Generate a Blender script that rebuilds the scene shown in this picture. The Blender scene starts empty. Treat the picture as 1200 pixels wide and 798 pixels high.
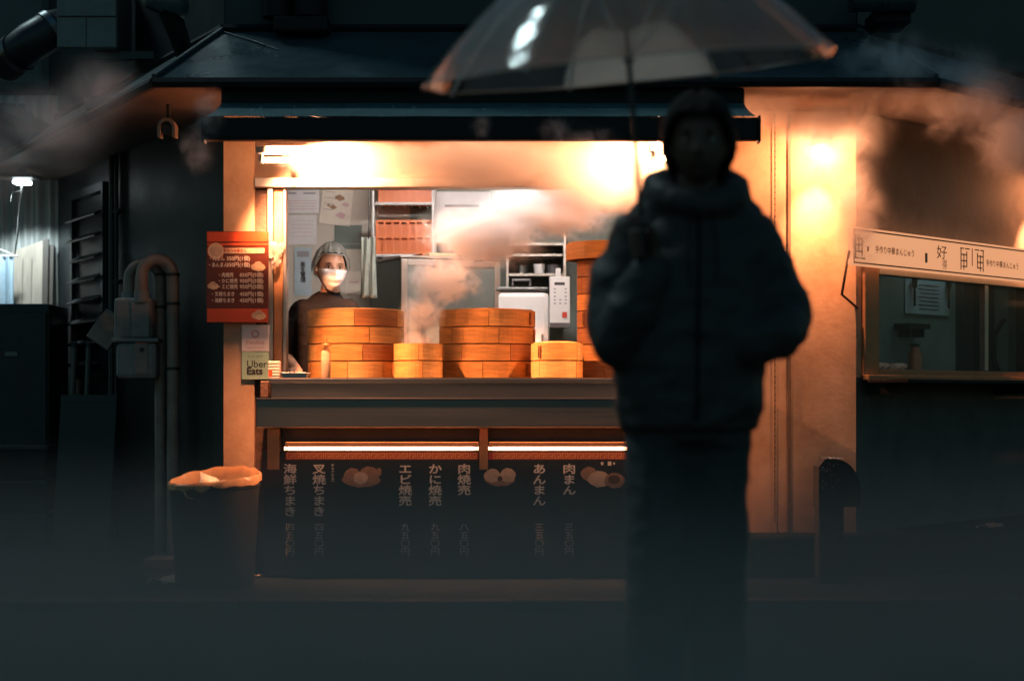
import bpy, bmesh, math, random
from mathutils import Vector, Matrix, noise as mnoise

sc = bpy.context.scene
COL = sc.collection
R = math.radians
PI = math.pi
random.seed(7)

# ------------------------------------------------------------------ camera, world, sun, exposure
cam_d = bpy.data.cameras.new('camera')
cam = bpy.data.objects.new('camera', cam_d)
COL.objects.link(cam)
CAM_Y, CAM_Z, FPX, HORIZON = -9.0, 0.9, 2160.0, 462.0
cam.location = (0, CAM_Y, CAM_Z)
cam.rotation_euler = (R(90), 0, 0)
cam_d.lens = FPX / 1200 * 36
cam_d.sensor_width = 36
cam_d.shift_y = (HORIZON - 399) / 1200
cam_d.clip_start = 0.05
cam_d.clip_end = 500
cam_d.dof.use_dof = True
cam_d.dof.focus_distance = 9.5
cam_d.dof.aperture_fstop = 1.5
sc.camera = cam

world = bpy.data.worlds.new('World')
sc.world = world
world.use_nodes = True
wn = world.node_tree.nodes
wl = world.node_tree.links
bg = wn['Background']
sky = wn.new('ShaderNodeTexSky')
sky.sky_type = 'NISHITA'
sky.sun_disc = False
sky.sun_elevation = R(3.0)
sky.sun_rotation = R(0)
sky.ozone_density = 3.0
tint = wn.new('ShaderNodeMix')
tint.data_type = 'RGBA'
tint.blend_type = 'MULTIPLY'
tint.inputs[0].default_value = 1.0
tint.inputs[7].default_value = (0.86, 1.0, 0.80, 1)
wl.new(sky.outputs[0], tint.inputs[6])
wl.new(tint.outputs[2], bg.inputs['Color'])
bg.inputs['Strength'].default_value = 0.09

sun_d = bpy.data.lights.new('street_glow', 'SUN')
sun_d.energy = 0.55
sun_d.angle = R(10)
sun_d.color = (0.72, 0.96, 1.0)
sun = bpy.data.objects.new('street_glow', sun_d)
COL.objects.link(sun)
sun.rotation_euler = Vector((.5, -.35, -.79)).to_track_quat('-Z', 'Y').to_euler()      # faint cool night light from high over the roofs

sc.view_settings.view_transform = 'Standard'
sc.view_settings.look = 'None'
sc.view_settings.exposure = 0.6
sc.view_settings.gamma = 1.0
sc.render.engine = 'CYCLES'
cy = sc.cycles
cy.use_denoising = True
cy.volume_bounces = 2
cy.max_bounces = 7
cy.diffuse_bounces = 3
cy.glossy_bounces = 3
cy.transmission_bounces = 5
cy.transparent_max_bounces = 14
cy.volume_step_rate = 1.0
cy.volume_max_steps = 96
cy.sample_clamp_indirect = 4.0
cy.caustics_reflective = False
cy.caustics_refractive = False


def at(px, py, y):
    """photograph pixel -> place at world depth y"""
    d = y - CAM_Y
    return Vector(((px - 600) * d / FPX, y, CAM_Z + (HORIZON - py) * d / FPX))


# ------------------------------------------------------------------ materials
MATS = {}


def mat(name, color, rough=0.6, metal=0.0, var=0.25, scale=6.0, bump=0.0, bscale=60.0, spec=0.5,
        emit=None, strength=0.0, alpha=1.0, trans=0.0, stretch=None, grime=0.0):
    m = bpy.data.materials.new(name)
    m.use_nodes = True
    nt = m.node_tree
    b = nt.nodes['Principled BSDF']
    b.inputs['Roughness'].default_value = rough
    b.inputs['Metallic'].default_value = metal
    b.inputs['Specular IOR Level'].default_value = spec
    b.inputs['Alpha'].default_value = alpha
    b.inputs['Transmission Weight'].default_value = trans
    c = (*color, 1)
    b.inputs['Base Color'].default_value = c
    if var or bump:
        tc = nt.nodes.new('ShaderNodeTexCoord')
        mp = nt.nodes.new('ShaderNodeMapping')
        if stretch:
            mp.inputs['Scale'].default_value = stretch
        nt.links.new(tc.outputs['Object'], mp.inputs[0])
    if var:
        n = nt.nodes.new('ShaderNodeTexNoise')
        n.inputs['Scale'].default_value = scale
        n.inputs['Detail'].default_value = 6
        n.inputs['Roughness'].default_value = 0.65
        nt.links.new(mp.outputs[0], n.inputs['Vector'])
        rp = nt.nodes.new('ShaderNodeValToRGB')
        rp.color_ramp.elements[0].position = 0.3
        rp.color_ramp.elements[1].position = 0.72
        lo = 1 - var
        hi = 1 + var * 0.5
        rp.color_ramp.elements[0].color = (color[0]*lo, color[1]*lo*(1-grime*.2), color[2]*lo*(1-grime*.4), 1)
        rp.color_ramp.elements[1].color = tuple(min(1, x*hi) for x in color) + (1,)
        nt.links.new(n.outputs['Fac'], rp.inputs[0])
        nt.links.new(rp.outputs[0], b.inputs['Base Color'])
        mr = nt.nodes.new('ShaderNodeMapRange')
        mr.inputs[3].default_value = max(0.02, rough - 0.12)
        mr.inputs[4].default_value = min(1, rough + 0.12)
        nt.links.new(n.outputs['Fac'], mr.inputs[0])
        nt.links.new(mr.outputs[0], b.inputs['Roughness'])
    if bump:
        n2 = nt.nodes.new('ShaderNodeTexNoise')
        n2.inputs['Scale'].default_value = bscale
        n2.inputs['Detail'].default_value = 5
        nt.links.new(mp.outputs[0], n2.inputs['Vector'])
        bp = nt.nodes.new('ShaderNodeBump')
        bp.inputs['Strength'].default_value = bump
        bp.inputs['Distance'].default_value = 0.01
        nt.links.new(n2.outputs['Fac'], bp.inputs['Height'])
        nt.links.new(bp.outputs[0], b.inputs['Normal'])
    if emit:
        b.inputs['Emission Color'].default_value = (*emit, 1)
        b.inputs['Emission Strength'].default_value = strength
    MATS[name] = m
    return m


WARM = (1.0, 0.37, 0.17)
mat('asphalt', (0.008, 0.016, 0.018), 0.72, var=0.5, scale=2.2, bump=0.6, bscale=90, spec=.03)
mat('paving', (0.019, 0.028, 0.030), 0.6, var=0.4, scale=3, bump=0.4, bscale=70, spec=.06)
mat('kerbstone', (0.045, 0.047, 0.048), 0.5, var=0.4, scale=8, bump=0.4)
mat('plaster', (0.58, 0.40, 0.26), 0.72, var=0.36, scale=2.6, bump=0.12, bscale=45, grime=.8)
mat('plaster_trim', (0.20, 0.135, 0.09), 0.7, var=0.2, scale=9, bump=0.2)
mat('dark_wall', (0.028, 0.032, 0.034), 0.7, var=0.4, scale=3, bump=0.3)
mat('dark_cladding', (0.022, 0.026, 0.028), 0.45, var=0.35, scale=4, bump=0.1)
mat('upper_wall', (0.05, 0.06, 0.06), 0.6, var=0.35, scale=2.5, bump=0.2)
mat('soffit', (0.15, 0.115, 0.09), 0.7, var=0.2, bump=.1)
mat('roof_sheet', (0.055, 0.09, 0.10), 0.30, var=0.35, scale=5, bump=0.25, bscale=18)
mat('awning_cloth', (0.10, 0.19, 0.20), 0.38, var=0.25, scale=14, bump=0.2, bscale=40)
mat('black_metal', (0.012, 0.013, 0.014), 0.6, var=0.3, scale=10, bump=.05, spec=.3)
mat('dark_metal', (0.04, 0.045, 0.048), 0.42, metal=0.4, var=0.3, scale=7)
mat('steel', (0.20, 0.21, 0.215), 0.33, metal=1.0, var=0.03, scale=3, stretch=(0.4, 3, 30))
mat('steel_dull', (0.16, 0.17, 0.17), 0.45, metal=1.0, var=0.05, scale=4, stretch=(0.5, 3, 12))
mat('aluminium', (0.55, 0.52, 0.48), 0.35, metal=0.85, var=0.2, scale=9)
mat('rusty_panel', (0.13, 0.07, 0.045), 0.6, var=0.5, scale=16, bump=.3)
mat('bronze_frame', (0.45, 0.23, 0.11), 0.4, metal=0.3, var=0.25, scale=9)
mat('interior_wall', (0.60, 0.56, 0.49), 0.6, var=0.2, scale=2.5, bump=.05)
mat('interior_green', (0.14, 0.185, 0.165), 0.45, var=0.3, scale=4)
mat('interior_floor', (0.12, 0.11, 0.10), 0.5)
mat('ceiling', (0.30, 0.28, 0.26), 0.7)
mat('paper', (0.78, 0.78, 0.80), 0.7, var=0.06, scale=20)
mat('paper_cream', (0.78, 0.72, 0.62), 0.7, var=0.1, scale=20)
mat('paper_blue', (0.45, 0.58, 0.66), 0.6, var=0.1, scale=20)
mat('ink', (0.04, 0.04, 0.045), 0.6, var=0)
mat('ink_grey', (0.30, 0.31, 0.34), 0.6, var=0)
mat('ink_brown', (0.10, 0.045, 0.02), 0.6, var=0)
mat('ink_red', (0.45, 0.10, 0.07), 0.6, var=0)
mat('ink_pink', (0.62, 0.42, 0.44), 0.6, var=0)
mat('mint', (0.36, 0.60, 0.47), 0.5, var=0.06)
mat('bamboo', (0.72, 0.34, 0.09), 0.5, var=0.42, scale=5, bump=0.12, bscale=30, stretch=(1.5, 1.5, 14))
mat('bamboo_pale', (0.78, 0.43, 0.14), 0.5, var=0.35, scale=5, bump=0.12, bscale=30, stretch=(1.5, 1.5, 14))
mat('bamboo_dark', (0.46, 0.19, 0.06), 0.55, var=0.4, scale=5, bump=0.15, bscale=30, stretch=(1.5, 1.5, 14))
mat('board_black', (0.016, 0.019, 0.021), 0.38, var=0.2, scale=5)
mat('board_red', (0.42, 0.045, 0.02), 0.5, var=0.15, scale=8)
mat('board_gold', (0.62, 0.30, 0.10), 0.5, var=0.1)
mat('lettering_cream', (0.84, 0.74, 0.62), 0.6, var=0.05)
mat('poster_brown', (0.12, 0.028, 0.015), 0.35, var=0.2, scale=10)
mat('poster_red', (0.62, 0.085, 0.025), 0.35, var=0.15, scale=8)
mat('poster_cream', (0.80, 0.60, 0.38), 0.45, var=0.15, scale=30)
mat('bun', (0.66, 0.46, 0.32), 0.6, var=0.3, scale=25)
mat('bun_shade', (0.36, 0.20, 0.12), 0.6, var=0.3, scale=25)
mat('white_plastic', (0.74, 0.74, 0.74), 0.35, var=0.06)
mat('grey_plastic', (0.10, 0.10, 0.11), 0.4, var=0.1)
mat('red_plastic', (0.55, 0.05, 0.03), 0.4, var=0.1)
mat('orange_plastic', (0.75, 0.20, 0.06), 0.4, var=0.12)
mat('towel', (0.30, 0.36, 0.33), 0.9, var=0.2, scale=12, bump=.4, bscale=120)
mat('oven_side', (0.06, 0.09, 0.085), 0.35, metal=0.5, var=0.3, scale=4)
mat('oven_front', (0.17, 0.20, 0.19), 0.4, metal=0.4, var=0.3, scale=3)
mat('meter_grey', (0.26, 0.26, 0.25), 0.5, var=0.3, scale=9, bump=.05)
mat('pipe_cream', (0.36, 0.27, 0.22), 0.45, var=0.35, scale=8, bump=.05)
mat('corrugated', (0.42, 0.44, 0.42), 0.45, metal=0.3, var=0.35, scale=3, stretch=(4, 4, 0.6))
mat('timber_board', (0.42, 0.36, 0.29), 0.6, var=0.3, scale=4, stretch=(10, 10, 1))
mat('timber_dark', (0.09, 0.075, 0.06), 0.6, var=0.3, scale=4, stretch=(10, 10, 1))
mat('bin_black', (0.020, 0.021, 0.021), 0.42, var=0.3, scale=9, bump=.1)
mat('cable_white', (0.7, 0.7, 0.66), 0.5, var=0.1)
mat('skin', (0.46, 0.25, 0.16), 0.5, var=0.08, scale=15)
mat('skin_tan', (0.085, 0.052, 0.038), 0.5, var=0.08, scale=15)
mat('hair', (0.008, 0.007, 0.006), 0.6, spec=.15, var=0.4, scale=60, bump=.5, bscale=220, stretch=(6, 6, 1))
mat('eye_white', (0.62, 0.58, 0.54), 0.2, var=0)
mat('iris', (0.02, 0.012, 0.008), 0.15, var=0)
mat('brow', (0.03, 0.018, 0.012), 0.8, var=0)
mat('mask_cloth', (0.86, 0.85, 0.85), 0.75, var=0.05, scale=30, bump=.15, bscale=150)
mat('shirt_black', (0.008, 0.008, 0.009), 0.85, var=0.3, scale=12, bump=.25, bscale=120, spec=.15)
mat('jacket', (0.034, 0.031, 0.031), 0.6, var=0.35, scale=8, bump=.35, bscale=60)
mat('trousers', (0.040, 0.040, 0.042), 0.75, var=0.3, scale=8, bump=.3, bscale=80)
mat('shoe', (0.02, 0.02, 0.02), 0.45)
mat('glass_dark', (0.5, 0.6, 0.58), 0.03, trans=0.0, alpha=0.06, var=0, spec=0.8)
mat('room_teal', (0.20, 0.27, 0.26), 0.6, var=0.3, scale=3)
mat('soy', (0.035, 0.015, 0.008), 0.2, var=0)
mat('bottle_clear', (0.8, 0.6, 0.4), 0.1, alpha=0.45, var=0)
mat('droplet', (0.8, 0.9, 0.92), 0.05, var=0, spec=1.0, metal=.6)
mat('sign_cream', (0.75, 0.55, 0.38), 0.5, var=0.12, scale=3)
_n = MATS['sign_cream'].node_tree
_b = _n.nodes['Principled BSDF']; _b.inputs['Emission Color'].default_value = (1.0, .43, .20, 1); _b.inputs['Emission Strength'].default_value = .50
mat('tube_warm', (0.9, 0.8, 0.7), 0.5, var=0, emit=(1.0, 0.44, 0.23), strength=95)
mat('added_awning_tube', (0.9, 0.8, 0.7), 0.5, var=0, emit=(1.0, 0.44, 0.23), strength=30)  # glow of the added tube behind the awning bar
mat('tube_counter', (0.9, 0.8, 0.7), 0.5, var=0, emit=(1.0, 0.44, 0.23), strength=3.8)
mat('tube_kitchen', (0.9, 0.9, 0.9), 0.5, var=0, emit=(0.62, 0.95, 0.90), strength=9)
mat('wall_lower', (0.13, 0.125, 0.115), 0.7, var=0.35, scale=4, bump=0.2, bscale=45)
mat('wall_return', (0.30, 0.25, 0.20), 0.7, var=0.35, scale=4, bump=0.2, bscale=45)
mat('tube_inner', (0.9, 0.9, 0.9), 0.5, var=0, emit=(1.0, 0.90, 0.84), strength=115)
mat('lamp_lens', (0.9, 0.9, 0.9), 0.5, var=0, emit=(1.0, 0.50, 0.22), strength=8)
mat('alley_lens', (0.9, 0.9, 0.9), 0.5, var=0, emit=(0.82, 0.95, 1.0), strength=6)


def veil(name, clear, color, rough, gloss, trl=.5):
    """thin plastic film: transparent base + diffuse/translucent body + glossy coat"""
    m = bpy.data.materials.new(name)
    m.use_nodes = True
    nt = m.node_tree
    nt.nodes.clear()
    out = nt.nodes.new('ShaderNodeOutputMaterial')
    tr = nt.nodes.new('ShaderNodeBsdfTransparent')
    tr.inputs[0].default_value = (0.94, 0.95, 0.94, 1)
    df = nt.nodes.new('ShaderNodeBsdfTranslucent')
    df.inputs[0].default_value = (*color, 1)
    d2 = nt.nodes.new('ShaderNodeBsdfDiffuse')
    d2.inputs[0].default_value = (*color, 1)
    m0 = nt.nodes.new('ShaderNodeMixShader')
    m0.inputs[0].default_value = 1 - trl
    nt.links.new(df.outputs[0], m0.inputs[1]); nt.links.new(d2.outputs[0], m0.inputs[2])
    gl = nt.nodes.new('ShaderNodeBsdfGlossy')
    gl.inputs['Roughness'].default_value = rough
    tc = nt.nodes.new('ShaderNodeTexCoord')
    n = nt.nodes.new('ShaderNodeTexNoise')
    n.inputs['Scale'].default_value = 9
    n.inputs['Detail'].default_value = 4
    nt.links.new(tc.outputs['Object'], n.inputs['Vector'])
    bp = nt.nodes.new('ShaderNodeBump')
    bp.inputs['Strength'].default_value = 0.35
    bp.inputs['Distance'].default_value = 0.03
    nt.links.new(n.outputs['Fac'], bp.inputs['Height'])
    nt.links.new(bp.outputs[0], gl.inputs['Normal'])
    mr = nt.nodes.new('ShaderNodeMapRange')
    mr.inputs[3].default_value = max(0, 1 - clear - .12)
    mr.inputs[4].default_value = min(1, 1 - clear + .12)
    nt.links.new(n.outputs['Fac'], mr.inputs[0])
    m1 = nt.nodes.new('ShaderNodeMixShader')
    nt.links.new(mr.outputs[0], m1.inputs[0])
    nt.links.new(tr.outputs[0], m1.inputs[1]); nt.links.new(m0.outputs[0], m1.inputs[2])
    fr = nt.nodes.new('ShaderNodeFresnel')
    fr.inputs[0].default_value = 1.45
    mu = nt.nodes.new('ShaderNodeMath'); mu.operation = 'MULTIPLY'
    mu.inputs[1].default_value = gloss
    nt.links.new(fr.outputs[0], mu.inputs[0])
    m2 = nt.nodes.new('ShaderNodeMixShader')
    nt.links.new(mu.outputs[0], m2.inputs[0])
    nt.links.new(m1.outputs[0], m2.inputs[1]); nt.links.new(gl.outputs[0], m2.inputs[2])
    nt.links.new(m2.outputs[0], out.inputs[0])
    MATS[name] = m
    return m


veil('vinyl', 0.52, (0.90, 0.82, 0.70), 0.11, 1.1, .75)
veil('vinyl_edge', 0.25, (0.90, 0.84, 0.74), 0.15, 1.0, .6)
veil('hairnet', 0.50, (0.66, 0.75, 0.71), 0.3, 0.6)
veil('net_edge', 0.1, (0.75, 0.78, 0.76), 0.4, 0.4)
veil('liner', 0.15, (0.95, 0.58, 0.28), 0.25, 0.5, .5)
veil('bag_film', 0.3, (0.8, 0.7, 0.6), 0.25, 0.8)


# ------------------------------------------------------------------ mesh helpers
class MB:
    def __init__(self):
        self.v = []; self.f = []

    def add(self, vs, fs):
        o = len(self.v)
        self.v += [Vector(p) for p in vs]
        self.f += [tuple(i + o for i in f) for f in fs]
        return self

    def box(self, x0, x1, y0, y1, z0, z1):
        vs = [(x, y, z) for z in (z0, z1) for y in (y0, y1) for x in (x0, x1)]
        return self.add(vs, [(0, 2, 3, 1), (4, 5, 7, 6), (0, 1, 5, 4), (1, 3, 7, 5), (3, 2, 6, 7), (2, 0, 4, 6)])

    def tube(self, pts, r, n=10, cap=True):
        pts = [Vector(p) for p in pts]
        rs = r if isinstance(r, (list, tuple)) else [r] * len(pts)
        o = len(self.v); k = len(pts)
        t0 = (pts[1] - pts[0]).normalized()
        a = Vector((0, 0, 1)) if abs(t0.z) < .9 else Vector((1, 0, 0))
        nrm = t0.cross(a).normalized()
        for i, p in enumerate(pts):
            t = (pts[min(i + 1, k - 1)] - pts[max(i - 1, 0)]).normalized()
            nrm = (nrm - t * nrm.dot(t)).normalized()
            b = t.cross(nrm)
            for j in range(n):
                an = 2 * PI * j / n
                self.v.append(p + (nrm * math.cos(an) + b * math.sin(an)) * rs[i])
        for i in range(k - 1):
            for j in range(n):
                j2 = (j + 1) % n
                self.f.append((o + i*n + j, o + i*n + j2, o + (i+1)*n + j2, o + (i+1)*n + j))
        if cap:
            self.f.append(tuple(o + j for j in reversed(range(n))))
            self.f.append(tuple(o + (k-1)*n + j for j in range(n)))
        return self

    def lathe(self, prof, n=32, a0=0.0, a1=None, center=(0, 0, 0), closed_prof=False):
        full = a1 is None
        if full: a1 = a0 + 2 * PI
        o = len(self.v); k = len(prof); m = n if full else n + 1
        for j in range(m):
            an = a0 + (a1 - a0) * j / n
            for (r, z) in prof:
                self.v.append(Vector((center[0] + r*math.cos(an), center[1] + r*math.sin(an), center[2] + z)))
        for j in range(n):
            j2 = (j + 1) % m
            for i in range(k if closed_prof else k - 1):
                i2 = (i + 1) % k
                self.f.append((o + j*k + i, o + j2*k + i, o + j2*k + i2, o + j*k + i2))
        if not full and closed_prof:
            self.f.append(tuple(o + i for i in range(k)))
            self.f.append(tuple(o + (m-1)*k + i for i in reversed(range(k))))
        return self

    def prism(self, poly, y0, y1):
        """polygon in xz extruded along y"""
        n = len(poly)
        vs = [(x, y0, z) for x, z in poly] + [(x, y1, z) for x, z in poly]
        fs = [tuple(range(n)), tuple(reversed(range(n, 2*n)))]
        fs += [(i, i + n, (i+1) % n + n, (i+1) % n) for i in range(n)]
        return self.add(vs, fs)

    def ball(self, c, r, n=14, m=10):
        rx, ry, rz = r if isinstance(r, (tuple, list)) else (r, r, r)
        vs = [(c[0], c[1], c[2] - rz)]; fs = []
        for i in range(1, m):
            ph = -PI/2 + PI * i / m
            for j in range(n):
                an = 2*PI*j/n
                vs.append((c[0] + rx*math.cos(ph)*math.cos(an), c[1] + ry*math.cos(ph)*math.sin(an), c[2] + rz*math.sin(ph)))
        vs.append((c[0], c[1], c[2] + rz))
        for j in range(n):
            fs.append((0, 1 + (j+1) % n, 1 + j))
            for i in range(m - 2):
                a = 1 + i*n + j; b = 1 + i*n + (j+1) % n
                fs.append((a, b, b + n, a + n))
            fs.append((len(vs)-1, 1 + (m-2)*n + j, 1 + (m-2)*n + (j+1) % n))
        return self.add(vs, fs)

    def loft(self, rings, n=20):
        """rings: (center, rx, ry) horizontal ellipses, capped"""
        o = len(self.v); k = len(rings)
        for (c, rx, ry) in rings:
            for j in range(n):
                an = 2*PI*j/n
                self.v.append(Vector((c[0] + rx*math.cos(an), c[1] + ry*math.sin(an), c[2])))
        for i in range(k-1):
            for j in range(n):
                j2 = (j+1) % n
                self.f.append((o+i*n+j, o+i*n+j2, o+(i+1)*n+j2, o+(i+1)*n+j))
        self.f.append(tuple(o + j for j in reversed(range(n))))
        self.f.append(tuple(o + (k-1)*n + j for j in range(n)))
        return self

    def limb(self, pts, rs, n=14):
        """tapered limb with rounded ends, for remeshing"""
        self.tube(pts, rs, n)
        for p, r in zip(pts, rs):
            self.ball(p, r * .995, n, 8)
        return self

    def xf(self, M):
        self.v = [M @ p for p in self.v]
        return self

    def mesh(self, name, m=None, smooth=False):
        me = bpy.data.meshes.new(name)
        me.from_pydata([tuple(p) for p in self.v], [], self.f)
        bm = bmesh.new(); bm.from_mesh(me)
        bmesh.ops.recalc_face_normals(bm, faces=bm.faces)
        bm.to_mesh(me); bm.free()
        if m: me.materials.append(MATS[m])
        if smooth:
            for p in me.polygons: p.use_smooth = True
        return me

    def build(self, name, m, parent=None, smooth=False, bevel=0.0, loc=None):
        o = bpy.data.objects.new(name, self.mesh(name, m, smooth))
        COL.objects.link(o)
        if parent: o.parent = parent
        if loc is not None: o.location = loc
        if bevel:
            b = o.modifiers.new('bevel', 'BEVEL'); b.width = bevel; b.segments = 2; b.limit_method = 'ANGLE'
        if smooth:
            try:
                o.data.set_sharp_from_angle(angle=R(42))
            except Exception:
                pass
        return o


def tag(o, label=None, cat=None, group=None, kind=None):
    if label: o['label'] = label
    if cat: o['category'] = cat
    if group: o['group'] = group
    if kind: o['kind'] = kind
    return o


def thing(name, label, cat, loc=(0, 0, 0), rz=0.0, group=None, rot=None):
    o = bpy.data.objects.new(name, None)
    COL.objects.link(o)
    o.location = loc
    o.rotation_euler = rot if rot else (0, 0, rz)
    o.empty_display_size = 0.1
    return tag(o, label, cat, group)


def bx(name, m, parent, x0, x1, y0, y1, z0, z1, bevel=0.0, **k):
    return MB().box(x0, x1, y0, y1, z0, z1).build(name, m, parent, bevel=bevel, **k)


def text_mesh(body, size, vertical=False, align='CENTER', bold=0.0, spacing=0.92):
    c = bpy.data.curves.new('lettering', 'FONT')
    c.body = '\n'.join(body) if vertical else body
    c.size = size; c.resolution_u = 3; c.align_x = align
    c.space_line = spacing
    o = bpy.data.objects.new('lettering', c)
    me = bpy.data.meshes.new_from_object(o)
    bpy.data.objects.remove(o); bpy.data.curves.remove(c)
    if bold:
        bm = bmesh.new()
        for k, (dx, dy) in enumerate(((0, 0), (bold, 0), (-bold, 0), (0, bold), (0, -bold))):
            c2 = me.copy(); c2.transform(Matrix.Translation((dx, dy, k*.00006))); bm.from_mesh(c2); bpy.data.meshes.remove(c2)
        bm.to_mesh(me); bm.free()
    me.transform(Matrix.Rotation(R(90), 4, 'X'))
    return me


def letter(body, size, m, parent, x, y, z, sx=1.0, name='lettering', **k):
    me = text_mesh(body, size, **k)
    me.materials.clear(); me.materials.append(MATS[m])
    o = bpy.data.objects.new(name, me)
    COL.objects.link(o); o.parent = parent; o.location = (x, y, z); o.scale = (sx, 1, 1)
    return o


def remesh(mb, name, m, parent, voxel=0.012, smooth=6, fold=0.0, fscale=9.0, seed=0.0):
    """one continuous skin over overlapping limbs"""
    o = bpy.data.objects.new(name, mb.mesh(name, m))
    COL.objects.link(o)
    r = o.modifiers.new('r', 'REMESH'); r.mode = 'VOXEL'; r.voxel_size = voxel
    s = o.modifiers.new('s', 'SMOOTH'); s.iterations = smooth; s.factor = .5
    dg = bpy.context.evaluated_depsgraph_get()
    me = bpy.data.meshes.new_from_object(o.evaluated_get(dg))
    o.modifiers.clear(); old = o.data; o.data = me; bpy.data.meshes.remove(old)
    me.name = name
    if fold:
        nr = [v.normal.copy() for v in me.vertices]
        for v, n in zip(me.vertices, nr):
            p = Vector((v.co.x*fscale + seed, v.co.y*fscale, v.co.z*fscale*1.5))
            w = mnoise.noise(p) + .5*mnoise.noise(p*2.3)
            v.co += n * (1 - abs(w)*2) * fold
    if not me.materials: me.materials.append(MATS[m])
    for p in me.polygons: p.use_smooth = True
    o.parent = parent
    return o

# ================================================================== SETTING
CL = Vector((-1.463, 0.35, 0)); AL = -R(62.2)
CR = Vector((1.745, 0.35, 0)); AR = R(48.65)
ML = Matrix.Translation(CL) @ Matrix.Rotation(AL, 4, 'Z')
MR = Matrix.Translation(CR) @ Matrix.Rotation(AR, 4, 'Z')
uL = Vector((-0.466, 0.885, 0)); uR = Vector((0.6606, 0.7507, 0))

tag(MB().box(-40, 40, -40, -0.97, -0.3, -0.05).build('road', 'asphalt'), kind='structure')
tag(MB().box(-40, 40, -0.85, 40, -0.3, 0.0).build('pavement', 'paving'), kind='structure')
kerb = tag(MB().box(-40, 40, -0.965, -0.852, -0.3, -0.06).build('kerb', 'kerbstone'), kind='structure')
kb = MB().box(-0.297, 0.297, -0.058, 0.054, -0.06, 0.004).mesh('kerbstone', 'kerbstone')
for i in range(-8, 8):
    o = bpy.data.objects.new('kerbstone', kb); COL.objects.link(o); o.parent = kerb
    o.location = (0.3 + i * 0.6, -0.908, random.uniform(-.003, .003))
    o.rotation_euler = (0, 0, random.uniform(-.006, .006))
    b = o.modifiers.new('bevel', 'BEVEL'); b.width = .012; b.segments = 2

step = MB()
pl = [(1.16, 0.02), (1.72, 0.16), (2.71, 0.74), (5.5, 3.4), (4.6, 4.4), (1.75, 1.2), (1.16, 0.6)]
n = len(pl)
step.add([(x, y, 0) for x, y in pl] + [(x, y, .2) for x, y in pl],
         [tuple(reversed(range(n))), tuple(range(n, 2*n))] + [(i, (i+1) % n, (i+1) % n + n, i + n) for i in range(n)])
tag(step.build('step_platform', 'paving', bevel=.012), kind='structure')

# ------------------------------------------------------------------ the shop building
B = thing('shop_building', 'dark corner building whose ground floor opens as a steamed bun stall', 'building')
bx('pilaster', 'plaster', B, -1.463, -1.307, .35, .60, 0, 2.335)
MB().box(-3.6, -.004, 0.004, .15, 0, 4.2).xf(ML).build('side_wall', 'dark_cladding', B)
bx('jamb_panel', 'rusty_panel', B, -1.307, -1.243, .385, .60, 0, 2.0)
fr = bx('window_frame', 'aluminium', B, -1.243, -1.213, .352, .46, .96, 1.945, .004)
bx('window_frame', 'bronze_frame', B, -1.211, -1.165, .372, .46, .96, 1.943, .004)
bx('window_frame', 'aluminium', B, -1.163, -1.148, .362, .46, .96, 1.944, .003)
bx('header_rail', 'aluminium', B, -1.306, 1.098, .335, .46, 1.947, 1.998, .005)
bx('transom_panel', 'plaster_trim', B, -1.306, 1.099, .37, .46, 2.0, 2.335)
bx('stall_wall', 'plaster', B, 1.10, 1.745, .35, .62, 0, 2.335)
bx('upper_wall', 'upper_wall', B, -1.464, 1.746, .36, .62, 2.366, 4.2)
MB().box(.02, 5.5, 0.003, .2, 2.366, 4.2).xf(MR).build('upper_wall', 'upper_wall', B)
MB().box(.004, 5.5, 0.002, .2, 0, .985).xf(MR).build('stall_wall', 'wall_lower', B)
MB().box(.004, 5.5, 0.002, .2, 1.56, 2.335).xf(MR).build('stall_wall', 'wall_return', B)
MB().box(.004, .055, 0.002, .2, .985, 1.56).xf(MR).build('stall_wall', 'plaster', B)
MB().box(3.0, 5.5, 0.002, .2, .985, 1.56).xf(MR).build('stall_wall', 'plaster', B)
# interior of the stall
bx('interior_wall', 'interior_wall', B, -2.45, -.62, 2.2, 2.3, 0, 2.6)
bx('interior_wall', 'interior_green', B, -.62, 1.5, 2.2, 2.3, 0, 2.6)
bx('interior_wall', 'interior_wall', B, 1.10, 1.2, .62, 2.2, 0, 2.334)
bx('interior_floor', 'interior_floor', B, -1.9, 1.1, .5, 2.2, .002, .05)
bx('interior_ceiling', 'ceiling', B, -2.2, 1.1, .47, 2.2, 2.37, 2.42)
# corner post inside
bx('corner_post', 'bronze_frame', B, -1.70, -1.60, 2.05, 2.19, .05, 2.37)

# roof with a hip at each corner
E0, E1 = Vector((-1.67, -.40, 2.37)), Vector((1.98, -.40, 2.37))
W0, W1 = Vector((-1.463, .34, 2.74)), Vector((1.745, .34, 2.74))
EL, WL = E0 + uL*3.6, W0 + uL*3.6
ER, WR = E1 + uR*5.2, W1 + uR*5.2
dz = Vector((0, 0, -.012))


def sheet(quad, name):
    q = [Vector(p) for p in quad]
    return MB().add(q + [p + dz for p in q], [(0, 1, 2, 3), (7, 6, 5, 4), (0, 4, 5, 1), (1, 5, 6, 2), (2, 6, 7, 3), (3, 7, 4, 0)]).build(name, 'roof_sheet', B)


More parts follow.
